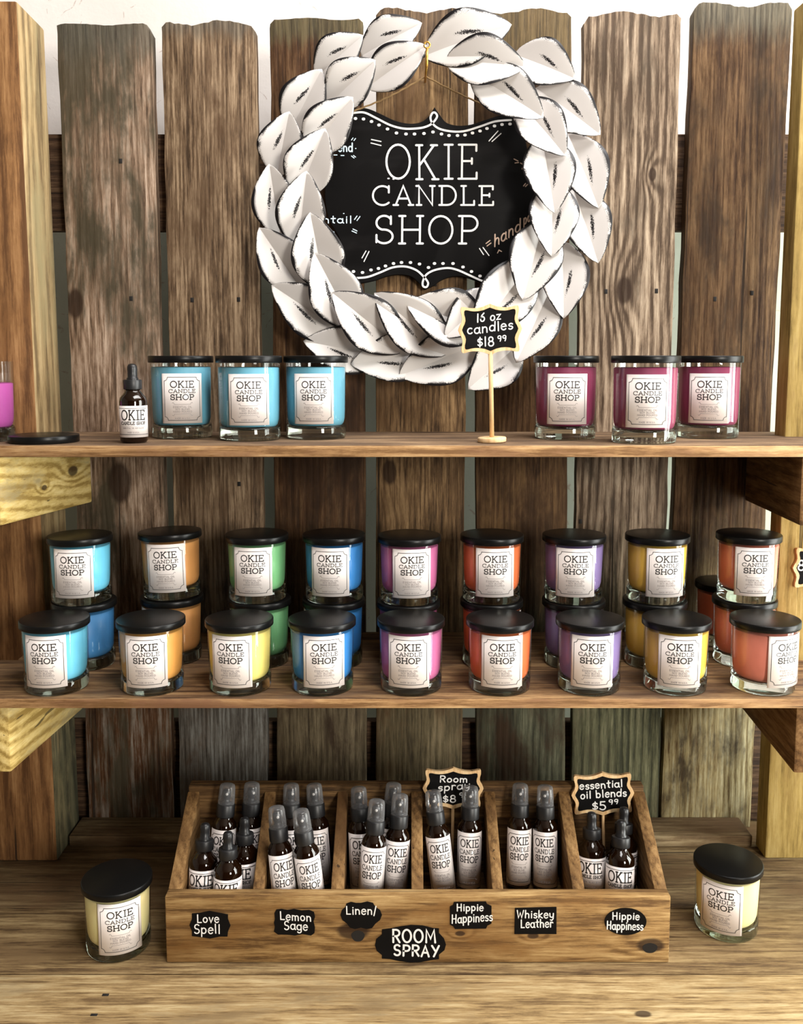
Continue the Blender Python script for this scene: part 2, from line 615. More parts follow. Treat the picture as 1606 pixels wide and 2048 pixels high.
def _hand():
    G = {}
    X = .62
    bowl = arc(.27, .31, .23, .30, 50, 395, 18)
    G['a'] = (.60, [bowl, [(.50, .62), (.49, .12), (.58, .0)]], [])
    G['b'] = (.60, [[(.08, 1), (.08, .02)], arc(.29, .30, .22, .30, 160, -160, 18)], [])
    G['c'] = (.52, [arc(.28, .31, .23, .30, 50, 315, 16)], [])
    G['d'] = (.62, [bowl, [(.52, 1.0), (.51, .0)]], [])
    G['e'] = (.56, [[(.07, .34), (.50, .37)] + arc(.28, .32, .23, .33, 8, 318, 18)], [])
    G['g'] = (.58, [bowl, [(.50, .62), (.50, -.12)] + arc(.29, -.12, .21, .2, 0, -150, 10)], [])
    G['h'] = (.58, [[(.08, 1), (.08, 0)], [(.08, .35)] + arc(.28, .36, .19, .24, 165, 0, 10) + [(.48, 0)]], [])
    G['i'] = (.24, [[(.12, .60), (.12, 0)], [(.12, .82), (.13, .86)]], [])
    G['k'] = (.56, [[(.08, 1), (.08, 0)], [(.46, .62), (.10, .28), (.50, 0)]], [])
    G['l'] = (.24, [[(.12, 1), (.12, 0)]], [])
    G['m'] = (.86, [[(.08, .62), (.08, 0)], [(.08, .38)] + arc(.24, .40, .16, .20, 165, 0, 8) + [(.40, 0)], [(.40, .38)] + arc(.57, .40, .16, .20, 165, 0, 8) + [(.74, 0)]], [])
    G['n'] = (.58, [[(.08, .62), (.08, 0)], [(.08, .36)] + arc(.28, .36, .19, .24, 165, 0, 10) + [(.48, 0)]], [])
    G['o'] = (.58, [arc(.28, .31, .22, .30, 90, 450, 20)], [])
    G['p'] = (.60, [[(.08, .62), (.08, -.34)], arc(.29, .31, .22, .30, 160, -160, 18)], [])
    G['r'] = (.42, [[(.08, .62), (.08, 0)], [(.08, .34)] + arc(.26, .38, .17, .22, 165, 40, 8)], [])
    G['s'] = (.46, [arc(.25, .46, .17, .15, 30, 265, 10)[:-1] + arc(.23, .16, .18, .16, 85, -150, 10)], [])
    G['t'] = (.44, [[(.20, .95), (.20, .08), (.32, .0)], [(.02, .62), (.40, .64)]], [])
    G['u'] = (.58, [[(.08, .62), (.08, .22)] + arc(.28, .22, .20, .21, 180, 340, 10) + [(.48, .62), (.50, 0)]], [])
    G['v'] = (.52, [[(.05, .62), (.24, 0), (.46, .62)]], [])
    G['y'] = (.56, [[(.06, .62), (.08, .30)] + arc(.27, .28, .19, .18, 180, 350, 8) + [(.48, .62)], [(.48, .5), (.44, -.1), (.28, -.32), (.12, -.24)]], [])
    G['z'] = (.50, [[(.06, .60), (.44, .60), (.06, .02), (.46, .02)]], [])
    G['L'] = (.56, [[(.10, 1), (.10, .03), (.50, .03)]], [])
    G['S'] = (.60, [arc(.31, .74, .22, .25, 35, 268, 14)[:-1] + arc(.29, .25, .24, .25, 88, -150, 14)], [])
    G['H'] = (.74, [[(.10, 1), (.10, 0)], [(.60, 1), (.60, 0)], [(.10, .52), (.60, .52)]], [])
    G['W'] = (.86, [[(.06, 1), (.22, 0), (.42, .7), (.60, 0), (.80, 1)]], [])
    G['R'] = (.66, [[(.10, 0), (.10, 1)] + arc(.32, .75, .25, .25, 90, -90, 12) + [(.10, .48)], [(.30, .5), (.58, 0)]], [])
    G['O'] = (.78, [arc(.38, .5, .32, .5, 95, 455, 22)], [])
    G['M'] = (.86, [[(.08, 0), (.12, 1), (.42, .3), (.70, 1), (.76, 0)]], [])
    G['P'] = (.64, [[(.10, 0), (.10, 1)] + arc(.32, .73, .26, .27, 90, -90, 12) + [(.10, .46)]], [])
    G['A'] = (.72, [[(.05, 0), (.34, 1), (.64, 0)], [(.15, .36), (.54, .36)]], [])
    G['Y'] = (.68, [[(.06, 1), (.33, .52)], [(.62, 1), (.22, -.02)]], [])
    G['1'] = (.26, [[(.12, 1), (.12, 0)]], [])
    G['5'] = (.56, [[(.48, .98), (.14, .98), (.11, .58)] + arc(.26, .30, .24, .30, 110, -150, 14)], [])
    G['6'] = (.56, [[(.42, .98), (.20, .72)] + arc(.28, .28, .21, .28, 160, 520, 18)], [])
    G['8'] = (.54, [arc(.27, .75, .18, .24, -90, 270, 16), arc(.27, .26, .22, .26, 90, 450, 18)], [])
    G['9'] = (.50, [arc(.25, .72, .19, .25, 0, 360, 16), [(.44, .80), (.42, .3), (.34, 0)]], [])
    G['$'] = (.52, [arc(.27, .66, .19, .18, 30, 268, 10)[:-1] + arc(.26, .30, .20, .19, 88, -150, 10), [(.27, 1.0), (.25, -.04)]], [])
    G['/'] = (.34, [[(.28, 1.02), (.06, -.15)]], [])
    G['"'] = (.3, [[(.08, 1), (.05, .78)], [(.22, 1), (.19, .78)]], [])
    G[' '] = (.34, [], [])
    return G


CAPS, HAND = _caps(), _hand()


def text_lines(s, font, u0, u1, v, h, serif=True, jitter=0.0, track=0.08, slope=0.0):
    """strokes of the text s fitted between u0 and u1 on the base line v, cap height h."""
    wid = sum(font[c][0] + track for c in s) - track
    k = (u1 - u0) / wid
    out, x = [], 0.0
    r = random.Random(len(s) * 31 + int(abs(v) * 1e5))
    for c in s:
        w, st, sf = font[c]
        j = r.uniform(-jitter, jitter) * h
        sk = r.uniform(-jitter, jitter)
        for pl in st + (sf if serif else []):
            q = []
            for (a, b) in pl:
                uu = u0 + (x + a + sk * b) * k
                q.append((uu, v + b * h + j + slope * (uu - u0)))
            out.append(q)
        x += w + track
    return out


RIB = [0]


def ribbon_bm(bm, lines, wd, fmap, maxseg=None, mi=0):
    """flat strokes of width wd; fmap(u, v) -> 3D point."""
    fmap0 = fmap
    for pl in lines:
        RIB[0] = (RIB[0] + 1) % 9
        fmap = (lambda u, v, o=RIB[0] * 1.6e-5: fmap0(u, v, o))
        if maxseg:
            q = [pl[0]]
            for a, b in zip(pl[:-1], pl[1:]):
                n = max(1, int(math.ceil(math.hypot(b[0] - a[0], b[1] - a[1]) / maxseg)))
                for i in range(1, n + 1):
                    q.append((a[0] + (b[0] - a[0]) * i / n, a[1] + (b[1] - a[1]) * i / n))
            pl = q
        pts = [Vector(p) for p in pl]
        pts = [p for i, p in enumerate(pts) if i == 0 or (p - pts[i - 1]).length > 1e-7]
        if len(pts) < 2:
            continue
        closed = (pts[0] - pts[-1]).length < 1e-6 and len(pts) > 3
        n = len(pts)
        L, R = [], []
        for i in range(n):
            if closed:
                a = pts[i - 1] if i > 0 else pts[n - 2]
                b = pts[i + 1] if i < n - 1 else pts[1]
            else:
                a, b = pts[max(i - 1, 0)], pts[min(i + 1, n - 1)]
            d1 = (pts[i] - a) if (pts[i] - a).length > 1e-9 else (b - pts[i])
            d2 = (b - pts[i]) if (b - pts[i]).length > 1e-9 else d1
            d1, d2 = d1.normalized(), d2.normalized()
            t = d1 + d2
            t = t.normalized() if t.length > 1e-3 else d1
            nr = Vector((-t.y, t.x))
            cs = max(0.55, nr.dot(Vector((-d1.y, d1.x))))
            L.append(pts[i] + nr * (wd / 2 / cs))
            R.append(pts[i] - nr * (wd / 2 / cs))
        lv = [bm.verts.new(fmap(p.x, p.y)) for p in L]
        rv = [bm.verts.new(fmap(p.x, p.y)) for p in R]
        for i in range(n - 1):
            try:
                f = bm.faces.new((rv[i], rv[i + 1], lv[i + 1], lv[i]))
                f.material_index = mi
            except ValueError:
                pass
        if not closed:   # rounded ends
            for i, sgn in ((0, -1), (n - 1, 1)):
                t = (pts[1] - pts[0]).normalized() if i == 0 else (pts[-1] - pts[-2]).normalized()
                ang = math.atan2(t.y, t.x)
                fan = []
                for k in range(1, 5):
                    a = ang + (PI / 2 - PI * k / 5 if sgn > 0 else PI / 2 + PI * k / 5)
                    fan.append(bm.verts.new(fmap(pts[i].x + math.cos(a) * wd / 2, pts[i].y + math.sin(a) * wd / 2)))
                try:
                    if sgn > 0:
                        f = bm.faces.new([lv[i]] + [rv[i]] + list(reversed(fan)))
                    else:
                        f = bm.faces.new([rv[i]] + [lv[i]] + fan)
                    f.material_index = mi
                except ValueError:
                    pass
    return bm


def cyl_map(R, z0=0.0):
    return lambda u, v, o=0.0: Vector(((R + o) * math.sin(u / R), -(R + o) * math.cos(u / R), z0 + v))


def plane_map(y):
    return lambda u, v, o=0.0: Vector((u, y - o, v))


def label_strip_bm(w, h, R, z0, n=20):
    bm = bmesh.new()
    f0, f1 = cyl_map(R, z0), cyl_map(R + 0.00025, z0)
    a = [(-w / 2 + w * i / n) for i in range(n + 1)]
    o0 = [bm.verts.new(f1(u, 0)) for u in a]
    o1 = [bm.verts.new(f1(u, h)) for u in a]
    i0 = [bm.verts.new(f0(u, 0)) for u in a]
    i1 = [bm.verts.new(f0(u, h)) for u in a]
    for i in range(n):
        bm.faces.new((o0[i], o0[i + 1], o1[i + 1], o1[i]))
        bm.faces.new((i0[i + 1], i0[i], i1[i], i1[i + 1]))
        bm.faces.new((o1[i], o1[i + 1], i1[i + 1], i1[i]))
        bm.faces.new((o0[i + 1], o0[i], i0[i], i0[i + 1]))
    bm.faces.new((o0[0], o1[0], i1[0], i0[0]))
    bm.faces.new((o0[n], i0[n], i1[n], o1[n]))
    return bm


def border_line(w0, w1, v0, v1, r):
    """plaque border with scooped corners."""
    p = []
    p += arc(w0, v1, r, r, 0, -90, 6)[::-1]
    p += arc(w1, v1, r, r, 270, 180, 6)[::-1]
    p += arc(w1, v0, r, r, 180, 90, 6)[::-1]
    p += arc(w0, v0, r, r, 90, 0, 6)[::-1]
    p.append(p[0])
    return p


def curl_line(u0, u1, v, c):
    """rule with little scrolls at its ends, bent up (c>0) or down (c<0)."""
    return [[(u0 - 2.2 * abs(c), v + 1.2 * c), (u0 - 1.5 * abs(c), v + 1.9 * c), (u0 - .7 * abs(c), v + 1.6 * c), (u0 - .3 * abs(c), v + .7 * c), (u0, v)],
            [(u0, v), (u1, v)],
            [(u1, v), (u1 + .3 * abs(c), v + .7 * c), (u1 + .7 * abs(c), v + 1.6 * c), (u1 + 1.5 * abs(c), v + 1.9 * c), (u1 + 2.2 * abs(c), v + 1.2 * c)]]


def label_lettering(w, h, R, z0, name, kind='candle'):
    bm = bmesh.new()
    fm = cyl_map(R, z0)
    ms = 0.0022
    if kind == 'candle':
        ribbon_bm(bm, [border_line(-.434 * w, .434 * w, .063 * h, .926 * h, .085 * w)], .0007, fm, ms)
        ribbon_bm(bm, text_lines('OKIE', CAPS, -.285 * w, .295 * w, .723 * h, .125 * h), .0013, fm, ms)
        ribbon_bm(bm, text_lines('CANDLE', CAPS, -.325 * w, .325 * w, .616 * h, .068 * h), .00078, fm, ms)
        ribbon_bm(bm, text_lines('SHOP', CAPS, -.285 * w, .285 * w, .478 * h, .102 * h), .0013, fm, ms)
        ribbon_bm(bm, curl_line(-.19 * w, .19 * w, .384 * h, .0014), .0005, fm, ms, 1)
        ribbon_bm(bm, text_lines('ESSENTIAL OIL', CAPS, -.225 * w, .225 * w, .316 * h, .034 * h, False), .00042, fm, ms, 1)
        ribbon_bm(bm, text_lines('SOY BLEND', CAPS, -.17 * w, .17 * w, .270 * h, .032 * h, False), .00042, fm, ms, 1)
        ribbon_bm(bm, text_lines('HAND POURED', CAPS, -.225 * w, .225 * w, .222 * h, .032 * h, False), .00042, fm, ms, 1)
        ribbon_bm(bm, curl_line(-.19 * w, .19 * w, .192 * h, -.0014), .0005, fm, ms, 1)
        ribbon_bm(bm, text_lines('MADE IN U.S.A.', CAPS, -.185 * w, .185 * w, .090 * h, .028 * h, False), .00042, fm, ms, 1)
    elif kind == 'spray':
        W2 = .0175
        ribbon_bm(bm, [[(-W2 + .002, .93 * h), (W2 - .002, .93 * h)], [(-W2 + .002, .065 * h), (W2 - .002, .065 * h)]], .0007, fm, ms)
        ribbon_bm(bm, [arc(-W2 - .001, .93 * h, .003, .003, 0, -90, 5) + arc(-W2 - .001, .065 * h, .003, .003, 90, 0, 5), arc(W2 + .001, .93 * h, .003, .003, 180, 270, 5) + arc(W2 + .001, .065 * h, .003, .003, 90, 180, 5)], .0006, fm, ms)
        ribbon_bm(bm, text_lines('OKIE', CAPS, -.0135, .0135, .742 * h, .132 * h), .0013, fm, ms)
        ribbon_bm(bm, text_lines('CANDLE', CAPS, -.0148, .0148, .615 * h, .078 * h), .00078, fm, ms)
        ribbon_bm(bm, text_lines('SHOP', CAPS, -.0135, .0135, .468 * h, .105 * h), .0012, fm, ms)
        ribbon_bm(bm, curl_line(-.009, .009, .385 * h, .0011), .0004, fm, ms, 1)
        for s_, a, vv in (('ESSENTIAL OIL', .0105, .315), ('SOY BLEND', .0078, .265), ('HAND POURED', .0105, .215)):
            ribbon_bm(bm, text_lines(s_, CAPS, -a, a, vv * h, .034 * h, False), .00042, fm, ms, 1)
        ribbon_bm(bm, curl_line(-.009, .009, .185 * h, -.0011), .0004, fm, ms, 1)
        ribbon_bm(bm, text_lines('MADE IN U.S.A.', CAPS, -.0088, .0088, .090 * h, .030 * h, False), .00042, fm, ms, 1)
    else:
        W2 = .0245
        ribbon_bm(bm, [[(-W2, .92 * h), (W2, .92 * h)], [(-W2, .09 * h), (W2, .09 * h)]], .0007, fm, ms)
        ribbon_bm(bm, text_lines('OKIE', CAPS, -.0175, .0175, .56 * h, .30 * h), .0017, fm, ms)
        ribbon_bm(bm, text_lines('CANDLE SHOP', CAPS, -.0178, .0178, .405 * h, .095 * h), .0008, fm, ms)
        ribbon_bm(bm, [[(-.017, .345 * h), (.017, .345 * h)]], .0004, fm, ms, 1)
        ribbon_bm(bm, text_lines('ESSENTIAL OIL SOY BLEND', CAPS, -.015, .015, .275 * h, .04 * h, False), .0004, fm, ms, 1)
        ribbon_bm(bm, text_lines('MADE IN U.S.A.', CAPS, -.008, .008, .135 * h, .045 * h, False), .0004, fm, ms, 1)
    return mesh_from_bm(name, bm, [M['ink'], M['ink_pale']])


# ================================================================== SETTING
COUNTER_Z, MID_Z, TOP_Z = 0.8025, 1.1336, 1.456
FENCE_Y = 1.452
w = obj('wall_back', mesh_from_bm('wall_back', box_bm((-2.6, 1.60, 0), (2.6, 1.70, 3.2)), M['wall']))
w['kind'] = 'structure'
M['room'] = simple('cream_room_paint', rgb(140, 130, 122), 0.8)
w = obj('wall_left', mesh_from_bm('wall_left', box_bm((-2.7, -3.0, 0), (-2.6, 1.70, 3.2)), M['room']))
w['kind'] = 'structure'
w = obj('ceiling', mesh_from_bm('ceiling', box_bm((-2.7, -3.0, 3.2), (2.6, 1.70, 3.3)), M['room']))
w['kind'] = 'structure'
fm_ = NT('concrete_floor')
_n = fm_.noise(fm_.n('TexCoord').outputs['Object'], 6, 5, 0.6)
fm_.bsdf(fm_.mix(_n, rgb(120, 108, 96), rgb(168, 154, 138)), 0.7)
w = obj('floor', mesh_from_bm('floor', box_bm((-2.6, -3.0, -0.1), (2.6, 1.70, 0)), fm_.m))
w['kind'] = 'structure'

# ================================================================== DISPLAY SHELF (one nailed-together unit)
unit = thing('display_shelf', 'weathered wooden plank display unit with two shelves against pale wall', 'shelf', (0, 1.4, COUNTER_Z))
UL = Vector((0, 1.4, COUNTER_Z))


def upart(name, bm, mats, label=None):
    """part of the unit; mesh is given in world coordinates."""
    o = part(name, bm, mats, unit, label)
    o.matrix_parent_inverse = Matrix.Translation(-UL)
    return o


PL = [  # xL top, xR top, y top, xL low, xR low (picture columns at rows 60 and 1500)
    (113, 302, 45, 172, 343), (323, 511, 42, 358, 534), (540, 726, 34, 554, 733), (752, 938, 17, 752, 925),
    (950, 1143, 18, 953, 1130), (1168, 1362, 25, 1145, 1320), (1387, 1583, 5, 1327, 1508)]
PM = [
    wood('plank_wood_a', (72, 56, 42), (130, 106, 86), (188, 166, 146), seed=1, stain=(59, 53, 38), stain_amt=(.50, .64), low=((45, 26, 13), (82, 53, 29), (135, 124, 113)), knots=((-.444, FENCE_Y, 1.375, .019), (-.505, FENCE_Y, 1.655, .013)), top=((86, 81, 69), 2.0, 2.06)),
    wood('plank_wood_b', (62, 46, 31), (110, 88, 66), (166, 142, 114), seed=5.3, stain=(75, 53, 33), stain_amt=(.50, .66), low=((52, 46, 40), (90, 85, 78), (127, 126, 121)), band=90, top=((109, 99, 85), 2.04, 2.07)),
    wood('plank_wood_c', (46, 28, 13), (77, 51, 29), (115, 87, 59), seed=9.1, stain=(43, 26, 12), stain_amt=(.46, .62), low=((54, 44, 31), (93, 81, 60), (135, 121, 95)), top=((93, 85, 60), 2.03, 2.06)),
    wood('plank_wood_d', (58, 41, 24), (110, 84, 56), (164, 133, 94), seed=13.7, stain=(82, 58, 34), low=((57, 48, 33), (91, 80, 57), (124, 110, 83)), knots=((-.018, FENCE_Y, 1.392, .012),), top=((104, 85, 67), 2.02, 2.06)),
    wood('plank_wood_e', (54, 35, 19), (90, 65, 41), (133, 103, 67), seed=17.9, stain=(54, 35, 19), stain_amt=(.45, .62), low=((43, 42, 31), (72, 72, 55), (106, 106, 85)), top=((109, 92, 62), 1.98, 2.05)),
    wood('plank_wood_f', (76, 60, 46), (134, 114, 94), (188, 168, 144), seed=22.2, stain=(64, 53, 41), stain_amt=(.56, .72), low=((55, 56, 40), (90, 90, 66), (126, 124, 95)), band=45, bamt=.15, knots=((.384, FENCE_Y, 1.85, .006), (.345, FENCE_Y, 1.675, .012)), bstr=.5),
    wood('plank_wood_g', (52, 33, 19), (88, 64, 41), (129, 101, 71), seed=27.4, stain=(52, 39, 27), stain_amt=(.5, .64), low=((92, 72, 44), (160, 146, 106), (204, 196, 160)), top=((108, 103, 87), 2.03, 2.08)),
]
for i, (a, b, yt, c, d) in enumerate(PL):
    xl, xr = on_y(a, 60, FENCE_Y), on_y(b, 60, FENCE_Y)
    xl2, xr2 = on_y(c, 1500, FENCE_Y), on_y(d, 1500, FENCE_Y)
    zt = on_y((a + b) / 2, yt, FENCE_Y).z
    zb = COUNTER_Z + .0004
    def edge(p, q, z):
        t_ = (z - p.z) / (q.z - p.z)
        return p.x + (q.x - p.x) * t_
    r = random.Random(40 + i)
    poly = []
    nz = 26
    for k in range(nz + 1):      # left edge upwards
        z = zb + (zt - 0.016 - zb) * k / nz
        poly.append((edge(xl, xl2, z) + r.uniform(-.0009, .0009), z))
    W_ = edge(xr, xr2, zt) - edge(xl, xl2, zt)
    x0 = edge(xl, xl2, zt)
    rl, rr_ = (.002, .013) if i == 0 else ((.010, .009) if i in (1, 5, 6) else (.006, .006))
    nt = 22
    for k in range(nt + 1):
        s_ = k / nt
        x = x0 + W_ * s_
        dz = 0.0
        dl, dr = s_ * W_, (1 - s_) * W_
        if dl < rl:
            dz -= rl - math.sqrt(max(0, rl * rl - (rl - dl) ** 2))
        if dr < rr_:
            dz -= rr_ - math.sqrt(max(0, rr_ * rr_ - (rr_ - dr) ** 2))
        dz += (.0035 * math.sin(s_ * 9 + i * 2.1) + r.uniform(-.0012, .0012)) * (0.4 if i in (0, 2) else 1)
        poly.append((x, zt + dz - .002))
    for k in range(nz, -1, -1):
        z = zb + (zt - 0.016 - zb) * k / nz
        poly.append((edge(xr, xr2, z) + r.uniform(-.0009, .0009), z))
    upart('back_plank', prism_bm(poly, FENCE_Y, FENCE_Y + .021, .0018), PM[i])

M['rail'] = wood('rail_wood', (44, 30, 20), (70, 50, 34), (104, 80, 58), 'x', 31)
upart('cross_rail', box_bm((-.60, FENCE_Y + .0215, 1.768), (.66, FENCE_Y + .040, 1.915), .002), M['rail'], 'upper brown rail behind the planks')
upart('cross_rail', box_bm((-.60, FENCE_Y + .0215, COUNTER_Z + .0005), (.66, FENCE_Y + .040, .975), .002), M['rail'], 'lower brown rail behind the planks')

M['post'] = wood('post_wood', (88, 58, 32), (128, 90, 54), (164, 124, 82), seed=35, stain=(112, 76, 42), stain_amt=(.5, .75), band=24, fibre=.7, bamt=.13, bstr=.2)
M['post_side'] = wood('post_side_wood', (100, 82, 56), (140, 118, 82), (172, 150, 112), seed=37, stain=(126, 114, 82), stain_amt=(.5, .7), band=26, fibre=.7, bamt=.14, bstr=.2, low=((54, 52, 38), (84, 80, 58), (112, 106, 80)), low_z=(.98, 1.12))  # low: shade near the post foot put into a dark green-grey
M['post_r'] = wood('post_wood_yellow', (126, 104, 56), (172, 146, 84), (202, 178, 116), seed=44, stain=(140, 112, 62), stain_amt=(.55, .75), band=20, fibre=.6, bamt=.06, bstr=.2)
zt = 2.066
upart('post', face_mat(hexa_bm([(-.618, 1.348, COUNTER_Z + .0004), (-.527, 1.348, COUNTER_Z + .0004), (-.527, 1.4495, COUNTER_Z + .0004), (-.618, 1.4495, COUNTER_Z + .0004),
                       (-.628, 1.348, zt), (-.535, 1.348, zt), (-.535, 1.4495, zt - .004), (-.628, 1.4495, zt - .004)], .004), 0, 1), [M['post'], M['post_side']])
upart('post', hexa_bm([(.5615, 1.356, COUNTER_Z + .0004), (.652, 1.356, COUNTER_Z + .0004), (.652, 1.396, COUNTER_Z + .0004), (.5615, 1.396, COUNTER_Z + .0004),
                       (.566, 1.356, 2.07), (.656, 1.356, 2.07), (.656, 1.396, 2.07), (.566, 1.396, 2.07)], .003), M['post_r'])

SH = [wood('shelf_wood_top', (72, 55, 42), (118, 94, 72), (172, 142, 108), 'x', 51, stain=(88, 70, 56), stain_amt=(.48, .7), band=30, bstr=.3),
      wood('shelf_wood_mid', (72, 50, 33), (122, 92, 62), (172, 138, 96), 'x', 57, stain=(92, 72, 56), stain_amt=(.5, .7), band=30, bstr=.3)]
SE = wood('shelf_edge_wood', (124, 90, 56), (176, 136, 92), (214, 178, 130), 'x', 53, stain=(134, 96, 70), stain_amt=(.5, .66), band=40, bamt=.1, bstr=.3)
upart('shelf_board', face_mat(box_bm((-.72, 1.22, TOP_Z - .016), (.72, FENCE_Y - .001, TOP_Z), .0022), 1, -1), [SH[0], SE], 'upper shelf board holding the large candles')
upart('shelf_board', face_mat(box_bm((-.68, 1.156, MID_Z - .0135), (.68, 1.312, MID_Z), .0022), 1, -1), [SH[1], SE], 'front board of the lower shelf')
upart('shelf_board', box_bm((-.56, 1.314, MID_Z - .0135), (.56, FENCE_Y - .001, MID_Z), .0022), SH[1], 'rear board of the lower shelf')

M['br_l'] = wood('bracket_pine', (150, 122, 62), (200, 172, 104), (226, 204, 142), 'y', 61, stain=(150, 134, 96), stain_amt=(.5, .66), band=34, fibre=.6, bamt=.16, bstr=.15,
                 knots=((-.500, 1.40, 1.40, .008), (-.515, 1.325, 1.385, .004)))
M['br_r'] = wood('bracket_shaded', (84, 58, 32), (126, 92, 56), (160, 124, 82), 'y', 66, band=34, fibre=.7, bamt=.08, bstr=.15)  # darker than the left bracket wood: shade put into the colour


def bracket(back, front, th, z0b, z0f, z1, mat, side, label):
    """board on edge under a shelf; back/front = inner lower corners in plan; side -1 left, +1 right."""
    (xb, yb), (xf, yf) = back, front
    o = th * side
    p = [(xf, yf, z0f), (xb, yb, z0b), (xb + o, yb, z0b), (xf + o, yf, z0f),
         (xf, yf, z1), (xb, yb, z1), (xb + o, yb, z1), (xf + o, yf, z1)]
    upart('shelf_bracket', hexa_bm(p, .003), mat, label)


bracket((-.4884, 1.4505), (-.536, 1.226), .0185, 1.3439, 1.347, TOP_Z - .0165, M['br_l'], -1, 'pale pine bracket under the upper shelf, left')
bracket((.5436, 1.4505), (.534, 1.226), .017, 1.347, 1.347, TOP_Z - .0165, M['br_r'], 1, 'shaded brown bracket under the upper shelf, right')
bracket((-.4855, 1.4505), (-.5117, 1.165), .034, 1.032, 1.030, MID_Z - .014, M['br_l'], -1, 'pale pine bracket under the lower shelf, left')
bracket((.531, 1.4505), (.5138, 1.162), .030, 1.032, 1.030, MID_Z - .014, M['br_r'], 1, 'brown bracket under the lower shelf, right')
M['ledge'] = wood('ledge_wood', (74, 58, 40), (118, 98, 70), (156, 138, 106), 'x', 71, stain=(84, 62, 40), stain_amt=(.42, .62))
upart('foot_ledge', box_bm((-.5245, 1.391, COUNTER_Z + .0002), (.555, FENCE_Y - .0005, COUNTER_Z + .0185), .002), M['ledge'])
# nails
for (px, py) in ((262, 597), (384, 600), (477, 599), (1212, 583), (1313, 582), (1430, 598), (1504, 586), (870, 568), (1161, 1043), (478, 968), (241, 322)):
    p = on_y(px, py, FENCE_Y - .0004)
    bm = bmesh.new()
    add_box(bm, (p.x - .0026, FENCE_Y - .0007, p.z - .0036), (p.x + .0026, FENCE_Y + .001, p.z + .0036), .0006)
    upart('nail_head', bm, M['nail'], 'dark square nail head')

# ================================================================== COUNTER
ctr = thing('counter', 'weathered grey-brown plank counter under the wooden crate', 'counter', (0, 1.2, 0))
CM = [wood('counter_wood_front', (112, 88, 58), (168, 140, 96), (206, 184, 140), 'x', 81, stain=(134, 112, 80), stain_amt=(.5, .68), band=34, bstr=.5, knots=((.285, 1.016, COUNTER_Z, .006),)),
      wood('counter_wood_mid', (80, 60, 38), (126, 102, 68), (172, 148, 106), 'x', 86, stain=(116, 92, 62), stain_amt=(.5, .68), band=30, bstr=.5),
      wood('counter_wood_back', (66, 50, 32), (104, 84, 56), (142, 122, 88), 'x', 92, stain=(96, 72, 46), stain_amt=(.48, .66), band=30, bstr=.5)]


def cpart(name, bm, m, label=None):
    o = part(name, bm, m, ctr, label)
    o.matrix_parent_inverse = Matrix.Translation((0, -1.2, 0))
    return o


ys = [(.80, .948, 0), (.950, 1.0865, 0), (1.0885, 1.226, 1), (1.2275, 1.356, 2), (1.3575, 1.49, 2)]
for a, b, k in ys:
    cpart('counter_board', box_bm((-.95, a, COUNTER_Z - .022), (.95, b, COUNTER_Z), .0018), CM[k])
cpart('apron', box_bm((-.93, .82, COUNTER_Z - .10), (.93, .84, COUNTER_Z - .0225), .002), CM[1])
for x in (-.88, .80):
    for y in (.845, 1.40):
        cpart('leg', box_bm((x, y, 0), (x + .08, y + .08, COUNTER_Z - .0225), .003), CM[1])
for (px, py) in ((211, 1990), (188, 2030)):
    p = on_z(px, py, COUNTER_Z)
    cpart('nail_head', box_bm((p.x - .004, p.y - .002, COUNTER_Z - .001), (p.x + .004, p.y + .002, COUNTER_Z + .0006), .0004), M['nail'])

# ================================================================== CANDLES
def candle_proto(name, R, H, rb, lab_z, lab_w, lab_h, base_h, wax_top, label, hl=.0093):
    root = thing(name, label, 'candle')
    rg = R - .0028                                  # jar radius under the lid
    zl = H - hl
    # jar: thin wall (slot 0) and thick solid base (slot 1)
    ri = rg - .0022
    bm = bmesh.new()
    add_lathe(bm, [(rb - .003, base_h * .0 + .0012), (rb - .0006, .0028), (rb, .005), (rb + (rg - rb) * .4, base_h + .012), (rg, zl + .002)], 56, 0)
    jar = part('glass_jar', bm, [M['jar']], root)
    bm = bmesh.new()
    add_lathe(bm, [(0, .0012), (rb - .009, .0006), (rb - .005, 0), (rb - .0018, .0004), (rb - .0006, .0022), (rb - .0004, .004), (rb + .0001, base_h), (rb - .0016, base_h + .004), (rb - .004, base_h + .0005), (rb - .010, base_h - .0018), (0, base_h - .0024)], 56, 0)
    part('jar_base', bm, M['jar_base'], jar, 'thick clear glass bottom')
    # wax
    z0 = base_h + .0018
    bm = lathe_bm([(0, z0 - .0018), (rb - .012, z0 - .0012), (rb - .0066, z0 + .0008), (rb - .0038, z0 + .0042), (rb - .0022, z0 + .0105), (rb - .0016, z0 + .021), (rg - .0014, wax_top - .001), (rg - .003, wax_top), (0, wax_top)], 56)
    wax = part('wax', bm, wax_mat('default', (200, 180, 120)), root)
    # lid with a small bead and a recessed underside
    bm = lathe_bm([(0, zl + .003), (R - .004, zl + .003), (R - .0025, zl), (R - .0008, zl), (R, zl + .0008), (R, H - .0013), (R - .0005, H - .0003), (R - .0014, H), (0, H)], 72)
    part('lid', bm, M['lid'], root)
    Rl = (rb + (rg - rb) * ((lab_z + lab_h * .5) / zl)) + .0004
    Rl = rg + .0003
    lb = part('label', label_strip_bm(lab_w, lab_h, Rl, lab_z), M['paper'], root, 'white paper label with black lettering and border')
    obj('lettering', label_lettering(lab_w, lab_h, Rl + .0004, lab_z, 'candle_lettering'), lb)
    return root


def recolour(root, key, col):
    for o in root.children:
        if o.name.split('.')[0] == 'wax':
            if key not in WAXME:
                me = o.data.copy()
                me.materials.clear()
                me.materials.append(wax_mat(key, col))
                WAXME[key] = me
            o.data = WAXME[key]


